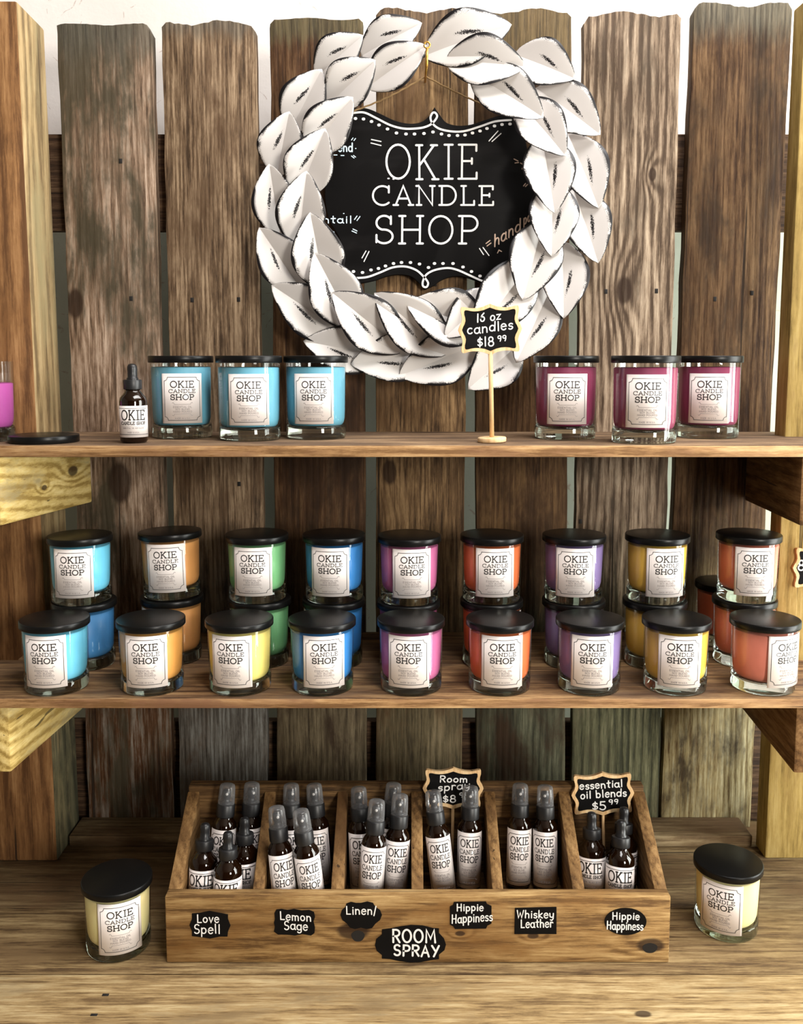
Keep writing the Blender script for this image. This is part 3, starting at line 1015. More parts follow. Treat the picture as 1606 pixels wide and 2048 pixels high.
WAXME = {}
WX = {'skyblue': (112, 198, 228), 'amber': (226, 164, 86), 'lemon': (246, 226, 132), 'blue': (62, 138, 208), 'magenta': (200, 108, 154), 'orange': (224, 116, 68),
      'violet': (136, 116, 166), 'yellow': (236, 190, 82), 'salmon': (236, 142, 122), 'apricot': (224, 160, 96), 'green': (126, 190, 132), 'rose': (224, 128, 104),
      'teal': (104, 166, 188), 'plum': (140, 56, 88), 'orchid': (164, 74, 142), 'cream': (250, 232, 170), 'deepblue': (64, 124, 176)}

small = dict(R=.045, H=.0940, rb=.0410, lab_z=.0125, lab_w=.0572, lab_h=.0685, base_h=.0145, wax_top=.0800)
# share mesh data between colours: build the first, later ones copy every part and only swap the wax mesh
_base = {}


def place_candle(kind, key, X, Y, Z, phi, label, group, tilt=(0, 0)):
    rot = (tilt[0], tilt[1], phi)
    if kind not in _base:
        if kind == 'small':
            r = candle_proto('jar_candle', label=label, **small)
        else:
            r = candle_proto('jar_candle', .0465, .1180, .0432, .0225, .0590, .0705, .0160, .1020, label, .0100)
        _base[kind] = r
        r.location, r.rotation_euler = (X, Y, Z), rot
        r['group'] = group
    else:
        r = copy_tree(_base[kind], label, (X, Y, Z), rot, group)
    for o in r.children:
        if o.name.split('.')[0] == 'wax':
            k2 = kind + key
            if k2 not in WAXME:
                me = o.data.copy()
                me.materials.clear()
                me.materials.append(wax_mat(key, WX[key]))
                WAXME[k2] = me
            o.data = WAXME[k2]
    return r


def face(X, Y, s):
    return -math.atan2(X, Y) + math.asin(max(-.95, min(.95, s)))


# front row on the lower shelf: left/right lid columns, label offset, wax
G1 = 'candles in the front row of the lower shelf'
FR = [(37, 181, -.36, 'skyblue', 'light blue jar candle standing at the left end of the lower shelf front row'),
      (232, 371, -.20, 'amber', 'amber jar candle in front row between light blue and lemon candles'),
      (411, 546, -.30, 'lemon', 'pale lemon yellow jar candle in front of the green stacked candles'),
      (578, 710, .06, 'blue', 'blue jar candle in front row between lemon and magenta candles'),
      (757, 887, -.08, 'magenta', 'magenta jar candle in middle of the lower shelf front row'),
      (934, 1066, .09, 'orange', 'orange-red jar candle in front row between magenta and violet candles'),
      (1111, 1249, .11, 'violet', 'violet jar candle in front row between orange-red and yellow candles'),
      (1283, 1424, .14, 'yellow', 'golden yellow jar candle in front row beside the salmon pink one'),
      (1458, 1603, .72, 'salmon', 'salmon pink jar candle at right end of front row, label turned right')]
front_xy = []
for (l, r, s, key, lab) in FR:
    xm = (l + r) / 2
    Y = 1.2015
    p = on_z(xm, 1233, MID_Z + .094)
    X = p.x * Y / p.y
    front_xy.append((X, Y))
    place_candle('small', key, X, Y, MID_Z + .0002, face(X, Y, s), lab, G1)

G2 = 'upper candles of the stacks behind the front row'
G3 = 'bottom candles of the stacks on the lower shelf'
BR = [(92, 227, 1056, -.28, 'skyblue', 'light blue'), (278, 406, 1043, -.20, 'apricot', 'tan orange'), (451, 576, 1050, -.17, 'green', 'green'),
      (605, 731, 1051, -.16, 'blue', 'dark blue'), (756, 881, 1056, .10, 'magenta', 'magenta'), (921, 1047, 1053, .13, 'orange', 'orange-red'),
      (1084, 1213, 1053, .07, 'violet', 'violet'), (1248, 1382, 1053, .34, 'yellow', 'golden yellow'), (1430, 1566, 1050, .26, 'rose', 'salmon red')]
for i, (l, r, yb, s, key, nm) in enumerate(BR):
    zt = MID_Z + .1885
    Y = 1.2938 + (1056 - yb) * .0018
    if i == 1:
        Y = 1.318
    p = on_z((l + r) / 2, (yb + 13), zt)
    X = p.x * Y / p.y
    q = random.Random(i)
    jx, jy = q.uniform(-.0025, .0025), q.uniform(.0002, .003)
    lowkey = {'skyblue': 'deepblue'}.get(key, key)
    place_candle('small', lowkey, X + jx, Y + jy, MID_Z + .0002, face(X, Y, 0) + (-.85 if i <= 3 else (.70 if i >= 5 else .1)),
                 nm + ' jar candle at the bottom of its stack, half hidden under its ' + 'upper twin', G3)
    t2 = (math.radians(-1.0), math.radians(-1.3)) if i == 1 else (0, 0)
    place_candle('small', key, X, Y, MID_Z + .0945 + (.001 if i == 1 else 0), face(X, Y, s), nm + ' jar candle stacked on top of another in the back row', G2, t2)
p = on_z(1458, 1180, MID_Z + .094)
place_candle('small', 'rose', p.x * 1.4015 / p.y - .006, 1.4015, MID_Z + .0002, 0.6, 'salmon red jar candle alone at far back, left behind the salmon red stack', 'single candles at the back of the lower shelf')

# large candles on the upper shelf
G4 = 'large blue candles on the upper shelf'
G5 = 'large plum candles on the upper shelf'
for (xm, Y, s, key, lab, g) in (
        (363.5, 1.352, .02, 'teal', 'large teal blue jar candle nearest the dropper bottle on upper shelf', G4),
        (499, 1.312, -.02, 'teal', 'large teal blue jar candle in the middle of its three', G4),
        (632, 1.338, -.08, 'teal', 'large teal blue jar candle closest to the wreath, right of three', G4),
        (1131, 1.332, .06, 'plum', 'large plum jar candle nearest the price sign on upper shelf', G5),
        (1289.5, 1.268, .09, 'plum', 'large plum jar candle standing foremost, middle of its three', G5),
        (1417, 1.352, .02, 'plum', 'large plum jar candle at right end of the upper shelf', G5)):
    p = on_z(xm, 800, 1.515) if False else on_y(xm, 800, Y)
    place_candle('large', key, p.x, Y, TOP_Z + .0002, face(p.x, Y, s), lab, g)
# opened candle at the left end: the same jar without its lid, the lid lies beside it
p = on_y(-38, 800, 1.292)
r = place_candle('large', 'orchid', p.x, 1.292, TOP_Z + .0002, -1.2, 'open orchid purple jar candle without lid at left edge of upper shelf', 'opened tester candles')
for o in list(r.children):
    if o.name.split('.')[0] == 'lid':
        bpy.data.objects.remove(o)
    elif o.name.split('.')[0] == 'wax':
        me = o.data
        for v in me.vertices:
            if v.co.z > .09:
                v.co.z -= .022
loose = None
for o in _base['large'].children:
    if o.name.split('.')[0] == 'lid':
        loose = o.copy()
loose.data = loose.data.copy()
zmin = min(v.co.z for v in loose.data.vertices)
for v in loose.data.vertices:
    v.co.z -= zmin
loose.name = 'candle_lid'
loose.parent = None
COL.objects.link(loose)
p = on_y(88, 876, 1.270)
loose.location = (p.x, 1.270, TOP_Z + .0003)
loose.rotation_euler = (0, 0, 0)
tag(loose, 'loose black candle lid lying on left end of upper shelf', 'lid')

# two candles on the counter
G6 = 'candles on the counter beside the crate'
p = on_z(233.7, 1753, COUNTER_Z + .094)
place_candle('small', 'cream', p.x, p.y, COUNTER_Z + .0002, face(p.x, p.y, .05), 'cream jar candle on the counter left of the crate', G6)
p = on_z(1456.5, 1720, COUNTER_Z + .094)
place_candle('small', 'cream', p.x, p.y, COUNTER_Z + .0002, face(p.x, p.y, -.18), 'cream jar candle on the counter right of the crate', G6)

# ================================================================== CRATE
CY0, CY1 = 1.1083, 1.263
crate = thing('divided_crate', 'brown wooden crate with six slanted compartments and black chalk labels', 'crate', (0.0214, 1.185, COUNTER_Z))
CLOC = Vector((0.0214, 1.185, COUNTER_Z))


def kpart(name, bm, m, label=None):
    o = part(name, bm, m, crate, label)
    o.matrix_parent_inverse = Matrix.Translation(-CLOC)
    return o


KX0, KX1 = -.2995, .3422
KW = wood('crate_wood', (100, 72, 40), (154, 120, 74), (196, 164, 112), 'x', 101, stain=(128, 90, 46), stain_amt=(.5, .72), band=26, bamt=.10, bstr=.4,
          knots=((-.061, CY0, COUNTER_Z + .043, .0115), (.0752, CY0, COUNTER_Z + .040, .0036), (.168, CY0, COUNTER_Z + .037, .0042), (.318, CY0, COUNTER_Z + .024, .010)))
KD = wood('crate_divider_wood', (82, 58, 32), (124, 92, 54), (158, 124, 80), 'y', 106, stain=(90, 62, 34), stain_amt=(.5, .7), fibre=.8, bstr=.3)
KB = wood('crate_back_shaded', (58, 40, 22), (96, 70, 40), (136, 104, 66), 'x', 109, stain=(80, 56, 32), bstr=.3)  # darkened: the shade inside the crate is put into this colour
ZF, ZK = .8925, .9735          # front and back rim heights
FLOOR = .846
kpart('front_panel', box_bm((KX0, CY0, COUNTER_Z + .0002), (KX1, CY0 + .018, ZF), .0022), KW)
kpart('back_panel', box_bm((KX0 + .001, CY1 - .018, COUNTER_Z + .0002), (KX1 - .001, CY1, ZK), .002), KB)
kpart('crate_floor', box_bm((KX0 + .004, CY0 + .0183, FLOOR - .010), (KX1 - .004, CY1 - .0183, FLOOR), .0005), KB)


DIV = []


def divider(xf0, xf1, xb0, xb1, name):
    """top corner columns at the front (row 1779) and at the back (row 1574)."""
    yf, yb = CY0 + .0182, CY1 - .0182
    a = on_y(xf0, 1779, yf).x
    b = on_y(xf1, 1779, yf).x
    c = on_y(xb0, 1574, yb).x
    d = on_y(xb1, 1574, yb).x
    m0, m1 = (a + c) / 2, (b + d) / 2
    if m1 - m0 < .012:
        m1 = m0 + .012
    a, c, b, d = m0 + (a - c) * .25, m0 - (a - c) * .25, m1 + (b - d) * .25, m1 - (b - d) * .25
    DIV.append((a, b, c, d))
    z0 = FLOOR + .0003
    kpart(name, hexa_bm([(a, yf, z0), (b, yf, z0), (d, yb, z0), (c, yb, z0), (a, yf, ZF - .001), (b, yf, ZF - .001), (d, yb, ZK - .008), (c, yb, ZK - .008)], .0012), KD)


yf, yb = CY0 + .0182, CY1 - .0182
for (x0, x1) in ((KX0, KX0 + .0165), (KX1 - .0165, KX1)):
    z0 = COUNTER_Z + .0002
    kpart('side_panel', hexa_bm([(x0, yf, z0), (x1, yf, z0), (x1, yb, z0), (x0, yb, z0), (x0, yf, ZF - .001), (x1, yf, ZF - .001), (x1, yb, ZK - .008), (x0, yb, ZK - .008)], .0014), KD)
for q in ((506, 526, 529, 553), (661, 688, 676, 695), (822, 846, 823, 845), (985, 1006, 968, 990), (1145, 1169, 1116, 1139)):
    divider(*q, 'divider')
bm = lathe_bm([(0, 0), (.0085, 0), (.0095, .0012), (.0072, .0012), (.0066, -.003), (0, -.0035)], 24)


def chalk_label(outline, lines, label, wd=.0015):
    """outline in picture coordinates on the crate front."""
    Yc = CY0 - .0006
    poly = []
    for (x, y) in outline:
        p = on_y(x, y, Yc)
        poly.append((p.x, p.z))
    o = kpart('chalk_label', prism_bm(poly, CY0 - .0009, CY0 - .0001), M['board'], label)
    bm = bmesh.new()
    for (s_, x0, x1, yb_, yt_, sl) in lines:
        a, b = on_y(x0, yb_, Yc), on_y(x1, yb_, Yc)
        h = on_y(x0, yt_, Yc).z - a.z
        ribbon_bm(bm, text_lines(s_, HAND, a.x, b.x, a.z, h, False, .03, .10, sl), wd, plane_map(CY0 - .0013))
    q = part('lettering', bm, M['chalk'], o)
    return o


def ell(cx, cy, rx, ry, n=40):
    return [(cx + rx * math.cos(2 * PI * i / n), cy + ry * math.sin(2 * PI * i / n)) for i in range(n)]


chalk_label([(379, 1850), (384, 1838), (384, 1827), (399, 1826), (419, 1822), (440, 1826), (456, 1829), (456, 1838), (461, 1851), (456, 1863), (455, 1873), (440, 1873), (420, 1877), (400, 1874), (384, 1872), (384, 1862)],
            [('Love', 394, 439, 1845, 1829, .02), ('Spell', 388, 441, 1866, 1848, 0)], 'black label with scalloped ends, leftmost on the crate')
chalk_label([(548, 1845), (550, 1838), (549, 1826), (553, 1819), (563, 1818), (575, 1820), (588, 1818), (603, 1821), (618, 1820), (628, 1824), (630, 1834), (627, 1843), (630, 1855), (629, 1866), (622, 1871), (605, 1868), (590, 1871), (572, 1869), (556, 1869), (548, 1863), (550, 1853)],
            [('Lemon', 560, 623, 1839, 1823, -.05), ('Sage', 568, 616, 1858, 1841, -.04)], 'black label with wavy outline')
chalk_label([(681, 1830), (684, 1820), (691, 1814), (693, 1807), (702, 1804), (712, 1806), (722, 1806), (735, 1803), (746, 1806), (751, 1814), (760, 1820), (764, 1830), (760, 1840), (751, 1847), (744, 1856), (733, 1858), (722, 1855), (710, 1858), (700, 1855), (694, 1847), (685, 1840)],
            [('Linen/', 692, 753, 1828, 1812, 0)], 'black curvy label above the knot hole')
chalk_label([(750, 1890), (753, 1878), (764, 1869), (764, 1859), (780, 1857), (800, 1853), (822, 1850), (845, 1851), (865, 1856), (878, 1857), (878, 1866), (888, 1877), (892, 1889), (889, 1900), (878, 1909), (878, 1918), (862, 1920), (842, 1924), (820, 1925), (798, 1922), (780, 1918), (764, 1917), (764, 1910), (754, 1902)],
            [('ROOM', 784, 873, 1883, 1858, -.02), ('SPRAY', 787, 879, 1910, 1889, -.03)], 'large black oval label reading Room Spray', .0025)
chalk_label([(900, 1813), (906, 1810), (908, 1804), (972, 1803), (974, 1808), (983, 1812), (983, 1847), (975, 1851), (972, 1857), (910, 1858), (907, 1853), (900, 1849)],
            [('Hippie', 913, 967, 1821, 1807, .0), ('Happiness', 903, 985, 1846, 1829, .07)], 'black label with notched corners')
chalk_label([(1030, 1816), (1113, 1814), (1113, 1868), (1029, 1868)],
            [('Whiskey', 1033, 1108, 1835, 1820, 0), ('Leather', 1041, 1106, 1855, 1839, .03)], 'plain black rectangular label')
chalk_label(ell(1251, 1843, 42, 27), [('Hippie', 1224, 1279, 1838, 1824, -.01), ('Happiness', 1213, 1286, 1858, 1842, -.02)], 'plain black oval label, rightmost on the crate')
# open knot holes on the crate front
for (px, py, rx, ry) in ((716, 1872, .0085, .0075), (1300, 1896, .0095, .0068)):
    c = on_y(px, py, CY0)
    poly = [(c.x + rx * math.cos(a) * (1 + .06 * math.sin(3 * a)), c.z + ry * math.sin(a)) for a in [2 * PI * i / 28 for i in range(28)]]
    kpart('knot_hole', prism_bm(poly, CY0 - .0002, CY0 + .004), M['nail'], 'dark knot hole')

# ================================================================== BOTTLES
def spray_proto(label):
    root = thing('spray_bottle', label, 'bottle')
    r = .0166
    bm = lathe_bm([(0, .001), (.0125, 0), (.0150, .0006), (r, .0030), (r, .0800), (r - .0012, .0850), (r - .0045, .0895), (.0105, .0925), (.0098, .0945), (0, .0945)], 40)
    body = part('amber_body', bm, M['amber'], root)
    lb = part('label', label_strip_bm(.046, .0735, r + .0002, .0050, 28), M['paper'], root, 'white paper label with black lettering')
    obj('lettering', label_lettering(.046, .0735, r + .00060, .0050, 'spray_lettering', 'spray'), lb)
    bm = bmesh.new()
    n = 48
    prof = [(.0, .0930), (.0122, .0930), (.0126, .0938), (.0126, .1090), (.0118, .1100), (.0, .1100)]
    add_lathe(bm, prof, n)
    for v in bm.verts:       # fine ribs
        rr = math.hypot(v.co.x, v.co.y)
        if rr > .0124:
            k = int(round(math.atan2(v.co.y, v.co.x) / (2 * PI) * n)) % 2
            f = (rr - (.0005 if k else 0)) / rr
            v.co.x *= f
            v.co.y *= f
    part('collar', bm, M['cap_black'], root)
    bm = lathe_bm([(0, .1098), (.0078, .1098), (.0078, .1118), (.0046, .1125), (.0046, .1185), (.0058, .1195), (.0058, .1270), (.0050, .1282), (0, .1286)], 28)
    sp = part('sprayer', bm, M['nozzle'], root)
    bm = bmesh.new()
    q = add_lathe(bm, [(0, .0007), (.0016, .0007), (.0019, .0)], 16)
    for v in bm.verts:
        v.co = Vector((v.co.x, -.0057 - v.co.z, .1240 + v.co.y))
    part('nozzle', bm, M['dot'], sp, 'small white nozzle dot')
    bm = lathe_bm([(.0115, .1098), (.0114, .1200), (.0108, .1320), (.0098, .1352), (.0075, .1364), (0, .1368)], 36)
    part('cap', bm, M['clear_cap'], root, 'clear plastic cap')
    return root


def dropper_proto(label):
    root = thing('dropper_bottle', label, 'bottle')
    r = .0184
    bm = lathe_bm([(0, .001), (.0140, 0), (.0165, .0006), (r, .0030), (r, .0560), (r - .0015, .0615), (r - .0055, .0660), (.0108, .0690), (.0098, .0705), (.0098, .0735), (0, .0735)], 40)
    part('amber_body', bm, M['amber'], root)
    lb = part('label', label_strip_bm(.058, .0425, r + .0002, .0080, 30), M['paper'], root, 'white paper label with large black capitals')
    obj('lettering', label_lettering(.058, .0425, r + .0006, .0080, 'dropper_lettering', 'dropper'), lb)
    bm = bmesh.new()
    n = 48
    add_lathe(bm, [(0, .0722), (.0117, .0722), (.0123, .0730), (.0123, .0845), (.0117, .0853), (0, .0853)], n)
    for v in bm.verts:
        rr = math.hypot(v.co.x, v.co.y)
        if rr > .0121:
            k = int(round(math.atan2(v.co.y, v.co.x) / (2 * PI) * n)) % 2
            f = (rr - (.0005 if k else 0)) / rr
            v.co.x *= f
            v.co.y *= f
    part('collar', bm, M['cap_black'], root)
    bm = lathe_bm([(.0078, .0850), (.0078, .0872), (.0066, .0885), (.0064, .0960), (.0068, .0995), (.0064, .1035), (.0050, .1058), (.0028, .1068), (0, .1071)], 28)
    part('rubber_bulb', bm, M['rubber'], root)
    return root


SPRAY_L, DROP_L = .1368, .1071
sp0, dr0 = None, None


def plan(kind, tx, ty, bx, lean=.022):
    """where a bottle stands on the crate floor: (tx, ty) picture place of its tip, bx column of its foot."""
    Lh = (SPRAY_L if kind == 'spray' else DROP_L)
    top = on_z(tx, ty, FLOOR + Lh * .985)
    rr = .0174 if kind == 'spray' else .0190
    ty_ = min(max(top.y, CY0 + .018 + rr + .010), CY1 - .018 - (.0150 if kind == 'spray' else .0250))
    by = min(max(ty_ - lean, CY0 + .018 + rr + .0006), CY1 - .018 - rr)
    foot = on_y(bx, 1785, by)
    return dict(kind=kind, L=Lh, r=rr, top=Vector((top.x * ty_ / top.y, ty_)), foot=Vector((foot.x, by)))


def radius(kind, t):
    """outer radius at the fraction t of the height."""
    if kind == 'spray':
        return .0174 if t < .64 else (.0132 if t < .82 else .0120)
    return .0190 if t < .58 else (.0128 if t < .82 else .0084)


def relax(bs, posts):
    """nudge the bottles apart until no two touch and none sits in a divider."""
    lv = [0, .15, .3, .45, .57, .63, .70, .81, .92, 1.0]
    yf_, yb_ = CY0 + .0182, CY1 - .0182
    edges = [(KX0, KX0 + .0168, KX0, KX0 + .0168)] + DIV + [(KX1 - .0168, KX1, KX1 - .0168, KX1)]
    for b in bs:
        xm = (b['foot'].x + b['top'].x) / 2
        k = [i for i in range(len(edges) - 1) if (edges[i][1] + edges[i][3]) / 2 < xm]
        b['c'] = k[-1] if k else 0
    for it in range(400):
        moved = False

        def shift(b, t, d):
            b['foot'] += d * (1 - t * .6)
            b['top'] += d * (.4 + .6 * t)
        for i, b in enumerate(bs):
            for t in lv:
                r1 = radius(b['kind'], t)
                p = b['foot'].lerp(b['top'], t)
                for o in bs[i + 1:]:
                    t2 = t * b['L'] / o['L']
                    if t2 > 1.0 or o['c'] != b['c']:
                        continue
                    q = o['foot'].lerp(o['top'], t2)
                    gap = (p - q).length - r1 - radius(o['kind'], t2) - .0004
                    if gap < 0:
                        d = (p - q).normalized() * (-gap * .35)
                        shift(b, t, d)
                        shift(o, t2, -d)
                        moved = True
                for (sx, sy, sr) in posts:
                    d = p - Vector((sx, sy))
                    gap = d.length - r1 - sr - .0006
                    if gap < 0:
                        shift(b, t, d.normalized() * (-gap * .6))
                        moved = True
                s_ = (p.y - yf_) / (yb_ - yf_)
                e0, e1 = edges[b['c']], edges[b['c'] + 1]
                lo = e0[1] + (e0[3] - e0[1]) * s_ + r1 + .0004
                hi = e1[0] + (e1[2] - e1[0]) * s_ - r1 - .0004
                rim = ZF + (ZK - .008 - ZF) * s_
                if FLOOR + t * b['L'] < rim + .004:
                    if p.x < lo:
                        shift(b, t, Vector(((lo - p.x) * .6, 0)))
                        moved = True
                    elif p.x > hi:
                        shift(b, t, Vector(((hi - p.x) * .6, 0)))
                        moved = True
                if p.y > yb_ - r1 - .0004:
                    shift(b, t, Vector((0, (yb_ - r1 - .0004 - p.y) * .6)))
                    moved = True
                if p.y < yf_ + r1 + .0004 and FLOOR + t * b['L'] < ZF + .004:
                    shift(b, t, Vector((0, (yf_ + r1 + .0004 - p.y) * .6)))
                    moved = True
        if not moved:
            break


def stand(b, lab, group, turn=0.0):
    global sp0, dr0
    kind, Lh, rr, foot = b['kind'], b['L'], b['r'], b['foot']
    by = foot.y
    ax = b['top'] - foot
    hl = ax.length
    axis = Vector((ax.x, ax.y, math.sqrt(max(1e-6, Lh * Lh - hl * hl)))).normalized()
    up = Vector((0, 0, 1))
    q = up.rotation_difference(axis)
    phi = -math.atan2(foot.x, by) + turn
    m = q.to_matrix().to_4x4() @ Matrix.Rotation(phi, 4, 'Z')
    dz = rr * .9 * math.sqrt(max(0, 1 - axis.z ** 2)) + .0003
    loc = (foot.x, by, FLOOR + dz)
    rot = m.to_euler()
    if kind == 'spray':
        if sp0 is None:
            sp0 = spray_proto(lab)
            r = sp0
            r.location, r.rotation_euler = loc, rot
            r['group'] = group
        else:
            r = copy_tree(sp0, lab, loc, rot, group)
    else:
        if dr0 is None:
            dr0 = dropper_proto(lab)
            r = dr0
            r.location, r.rotation_euler = loc, rot
            r['group'] = group
        else:
            r = copy_tree(dr0, lab, loc, rot, group)
    return r


GS = 'spray bottles in the crate'
GD = 'dropper bottles in the crate'
BOT = (
        ('spray', 456, 1568, 439, 'amber spray bottle in first crate compartment, back left behind droppers', -.05),
        ('spray', 504, 1558, 494, 'amber spray bottle in first crate compartment, back right by the divider', .5),
        ('spray', 585, 1570, 585, 'amber spray bottle in second crate compartment from left, back left', .35),
        ('spray', 625, 1559, 641, 'amber spray bottle in second crate compartment from left, back right', -.25),
        ('spray', 553, 1617, 572, 'amber spray bottle in second crate compartment from left, front left', .20),
        ('spray', 600, 1624, 628, 'amber spray bottle in second crate compartment from left, front right and leaning left', .12),
        ('spray', 715, 1578, 723, 'amber spray bottle in third crate compartment from left, left against the divider', .15),
        ('spray', 789, 1556, 772, 'amber spray bottle in third crate compartment from left, tallest one at the back', .3),
        ('spray', 755, 1603, 740, 'amber spray bottle in third crate compartment from left, foremost one', -.05),
        ('spray', 805, 1590, 791, 'amber spray bottle in third crate compartment from left, right against the divider', .05),
        ('spray', 865, 1585, 888, 'amber spray bottle left of the Room Spray sign stick', .1),
        ('spray', 941, 1576, 937, 'amber spray bottle right of the Room Spray sign stick', .02),
        ('spray', 1041, 1571, 1036, 'amber spray bottle in fifth crate compartment, left of the pair', .06),
        ('spray', 1090, 1575, 1091, 'amber spray bottle in fifth crate compartment, right of the pair', -.10),
        ('drop', 413, 1652, 408, 'amber dropper bottle in first crate compartment, at far left', -.25),
        ('drop', 489, 1638, 483, 'amber dropper bottle in first crate compartment, right by the divider', -.5),
        ('drop', 450, 1684, 443, 'amber dropper bottle in first crate compartment, foremost and lowest', -.2),
        ('drop', 1184, 1628, 1187, 'amber dropper bottle left of the essential oil sign stick', -.15),
        ('drop', 1254, 1604, 1250, 'amber dropper bottle at back right of the last crate compartment', .6),
        ('drop', 1242, 1642, 1237, 'amber dropper bottle right of the essential oil sign stick, in front', .04))
plans = [plan(a[0], a[1], a[2], a[3]) for a in BOT]
STK = [(904, 906, 1576, 1.2405), (1208, 1205, 1587, 1.240)]
relax(plans, [(on_y(q[0], 1780, q[3]).x, q[3], .0022) for q in STK])
for a, b in zip(BOT, plans):
    stand(b, a[4], GS if a[0] == 'spray' else GD, a[5])
p = on_y(266, 800, 1.262)
copy_tree(dr0, 'amber dropper bottle with black rubber bulb standing on the upper shelf', (p.x, 1.262, TOP_Z + .0003), (0, 0, -math.atan2(p.x, 1.262) - .03), 'dropper bottles on the upper shelf')


# ================================================================== PRICE SIGNS
def bracket_outline(w, h):
    """little plaque with ogee corners, centred."""
    a, b = w / 2, h / 2
    q = []
    # quarter outline from top middle to right middle
    qt = [(0, 1.0), (.10, .95), (.22, .89), (.38, .85), (.55, .84), (.68, .86), (.80, .90), (.88, .90), (.91, .84), (.91, .70), (.88, .56), (.87, .42), (.90, .28), (.96, .14), (1.0, 0)]
    for (x, y) in qt:
        q.append((x * a, y * b))
    for (x, y) in reversed(qt[:-1]):
        q.append((x * a, -y * b))
    for (x, y) in qt[1:]:
        q.append((-x * a, -y * b))
    for (x, y) in reversed(qt[1:-1]):
        q.append((-x * a, y * b))
    return q


def price_sign(loc, wd, ht, zc, lines, label, name='price_sign', stick=None, base=True, rotz=0.0, tilt=0.0, group=None, frame_w=.0044):
    """loc: foot of the stick; zc: height of the plaque centre above the foot."""
    root = thing(name, label, 'sign', loc, (0, tilt, rotz), group)
    out = bracket_outline(wd, ht)
    inn = [(x * (1 - 2 * frame_w / wd * 1.15), y * (1 - 2 * frame_w / ht * 1.15)) for x, y in out]
    bm = bmesh.new()
    n = len(out)
    y0, y1 = -.0025, .0025
    of = [bm.verts.new((x, y0, zc + z)) for x, z in out]
    ob = [bm.verts.new((x, y1, zc + z)) for x, z in out]
    nf = [bm.verts.new((x, y0, zc + z)) for x, z in inn]
    nb = [bm.verts.new((x, y0 + .0012, zc + z)) for x, z in inn]
    for i in range(n):
        j = (i + 1) % n
        bm.faces.new((of[i], nf[i], nf[j], of[j]))
        bm.faces.new((nf[i], nb[i], nb[j], nf[j]))
        bm.faces.new((of[j], ob[j], ob[i], of[i]))
    bm.faces.new(ob)
    bmesh.ops.recalc_face_normals(bm, faces=bm.faces[:])
    part('wooden_frame', bm, M['pine'], root, 'pale wooden frame')
    o = part('chalk_panel', prism_bm([(x * .995, zc + z * .995) for x, z in inn], y0 + .0009, y1 - .0008), M['board'], root, 'black chalk panel')
    bm = bmesh.new()
    for (s_, u0, u1, v0, h, wdt, sl) in lines:
        ribbon_bm(bm, text_lines(s_, HAND, u0 * wd / 2, u1 * wd / 2, zc + v0 * ht / 2, h * ht / 2, False, .04, .10, sl), wdt, plane_map(y0 + .0006))
    part('lettering', bm, M['chalk'], o)
    if stick:
        bm = bmesh.new()
        add_tube(bm, [(0, 0, .0), (0, 0, zc - ht / 2 * .90)], stick, 12)
        part('stick', bm, M['pine'], root)
    if base:
        part('foot', lathe_bm([(0, 0), (.0185, 0), (.0195, .001), (.0195, .0055), (.0185, .0065), (0, .0066)], 36), M['pine'], root)
    return root


Ys = 1.262
ft = on_y(984, 882, Ys)
c = on_y(978, 660, Ys)
wd = (1042 - 915) * Ys * .995 / F_PX
ht = (712 - 611) * Ys * .995 / F_PX
price_sign((ft.x, Ys, TOP_Z + .0009), wd, ht, c.z - TOP_Z, [('16 oz', -.42, .34, .29, .32, .0017, .10), ('candles', -.72, .72, -.18, .36, .0017, .10), ('$18', -.42, .12, -.68, .36, .0017, .06), ('99', .22, .50, -.48, .22, .0014, .06)],
           'black and wood price sign for 16 oz candles on a thin stick', stick=.0031, tilt=math.radians(-1.6))


def crate_sign(cx, cy, x0, x1, y0, y1, fx, Y, lines, label):
    c = on_y(cx, cy, Y)
    f = on_y(fx, 1780, Y)
    wd = (x1 - x0) * Y * 1.04 / F_PX
    ht = (y1 - y0) * Y * 1.04 / F_PX
    zc = c.z - FLOOR
    return price_sign((f.x, Y, FLOOR + .0003), wd, ht, zc, lines, label, stick=.0021, base=False, tilt=math.atan2(c.x - f.x, zc))


crate_sign(906, 1576, 846, 968, 1533, 1619, 904, 1.2405, [('Room', -.45, .48, .30, .30, .0017, .0), ('spray', -.50, .56, -.14, .34, .0017, .10), ('$8', -.34, .10, -.68, .34, .0017, .0), ('99', .20, .50, -.44, .22, .0014, .06)],
           'black chalk sign reading Room Spray sticking up from the crate')
crate_sign(1205, 1587, 1142, 1268, 1541, 1631, 1208, 1.240, [('essential', -.74, .64, .26, .33, .0017, .02), ('oil blends', -.72, .76, -.18, .34, .0017, .02), ('$5', -.36, .10, -.72, .38, .0018, .0), ('99', .18, .48, -.50, .22, .0014, .06)],
           'black chalk sign reading essential oil blends above the last compartment')
# sign cut by the right picture edge, fixed to the right post
pc = on_y(1648, 1136, 1.350)
wd = 124 * 1.37 / F_PX
sg = price_sign((pc.x, 1.3530, pc.z - .05), wd, .066, .05, [('8', -.84, -.62, -.12, .46, .0022, 0)], 'small black chalk sign with wooden frame on the right post', base=False)

# ================================================================== CHALKBOARD SIGN
BY = 1.4395            # face of the board
sign = thing('chalkboard_sign', 'black scalloped chalkboard with three lines of white capitals hanging inside the wreath', 'sign', tuple(on_y(868, 400, 1.446)))
SLOC = sign.location.copy()


def spart(name, bm, m, label=None, parent=None):
    o = part(name, bm, m, parent or sign, label)
    if parent is None:
        o.matrix_parent_inverse = Matrix.Translation(-SLOC)
    return o


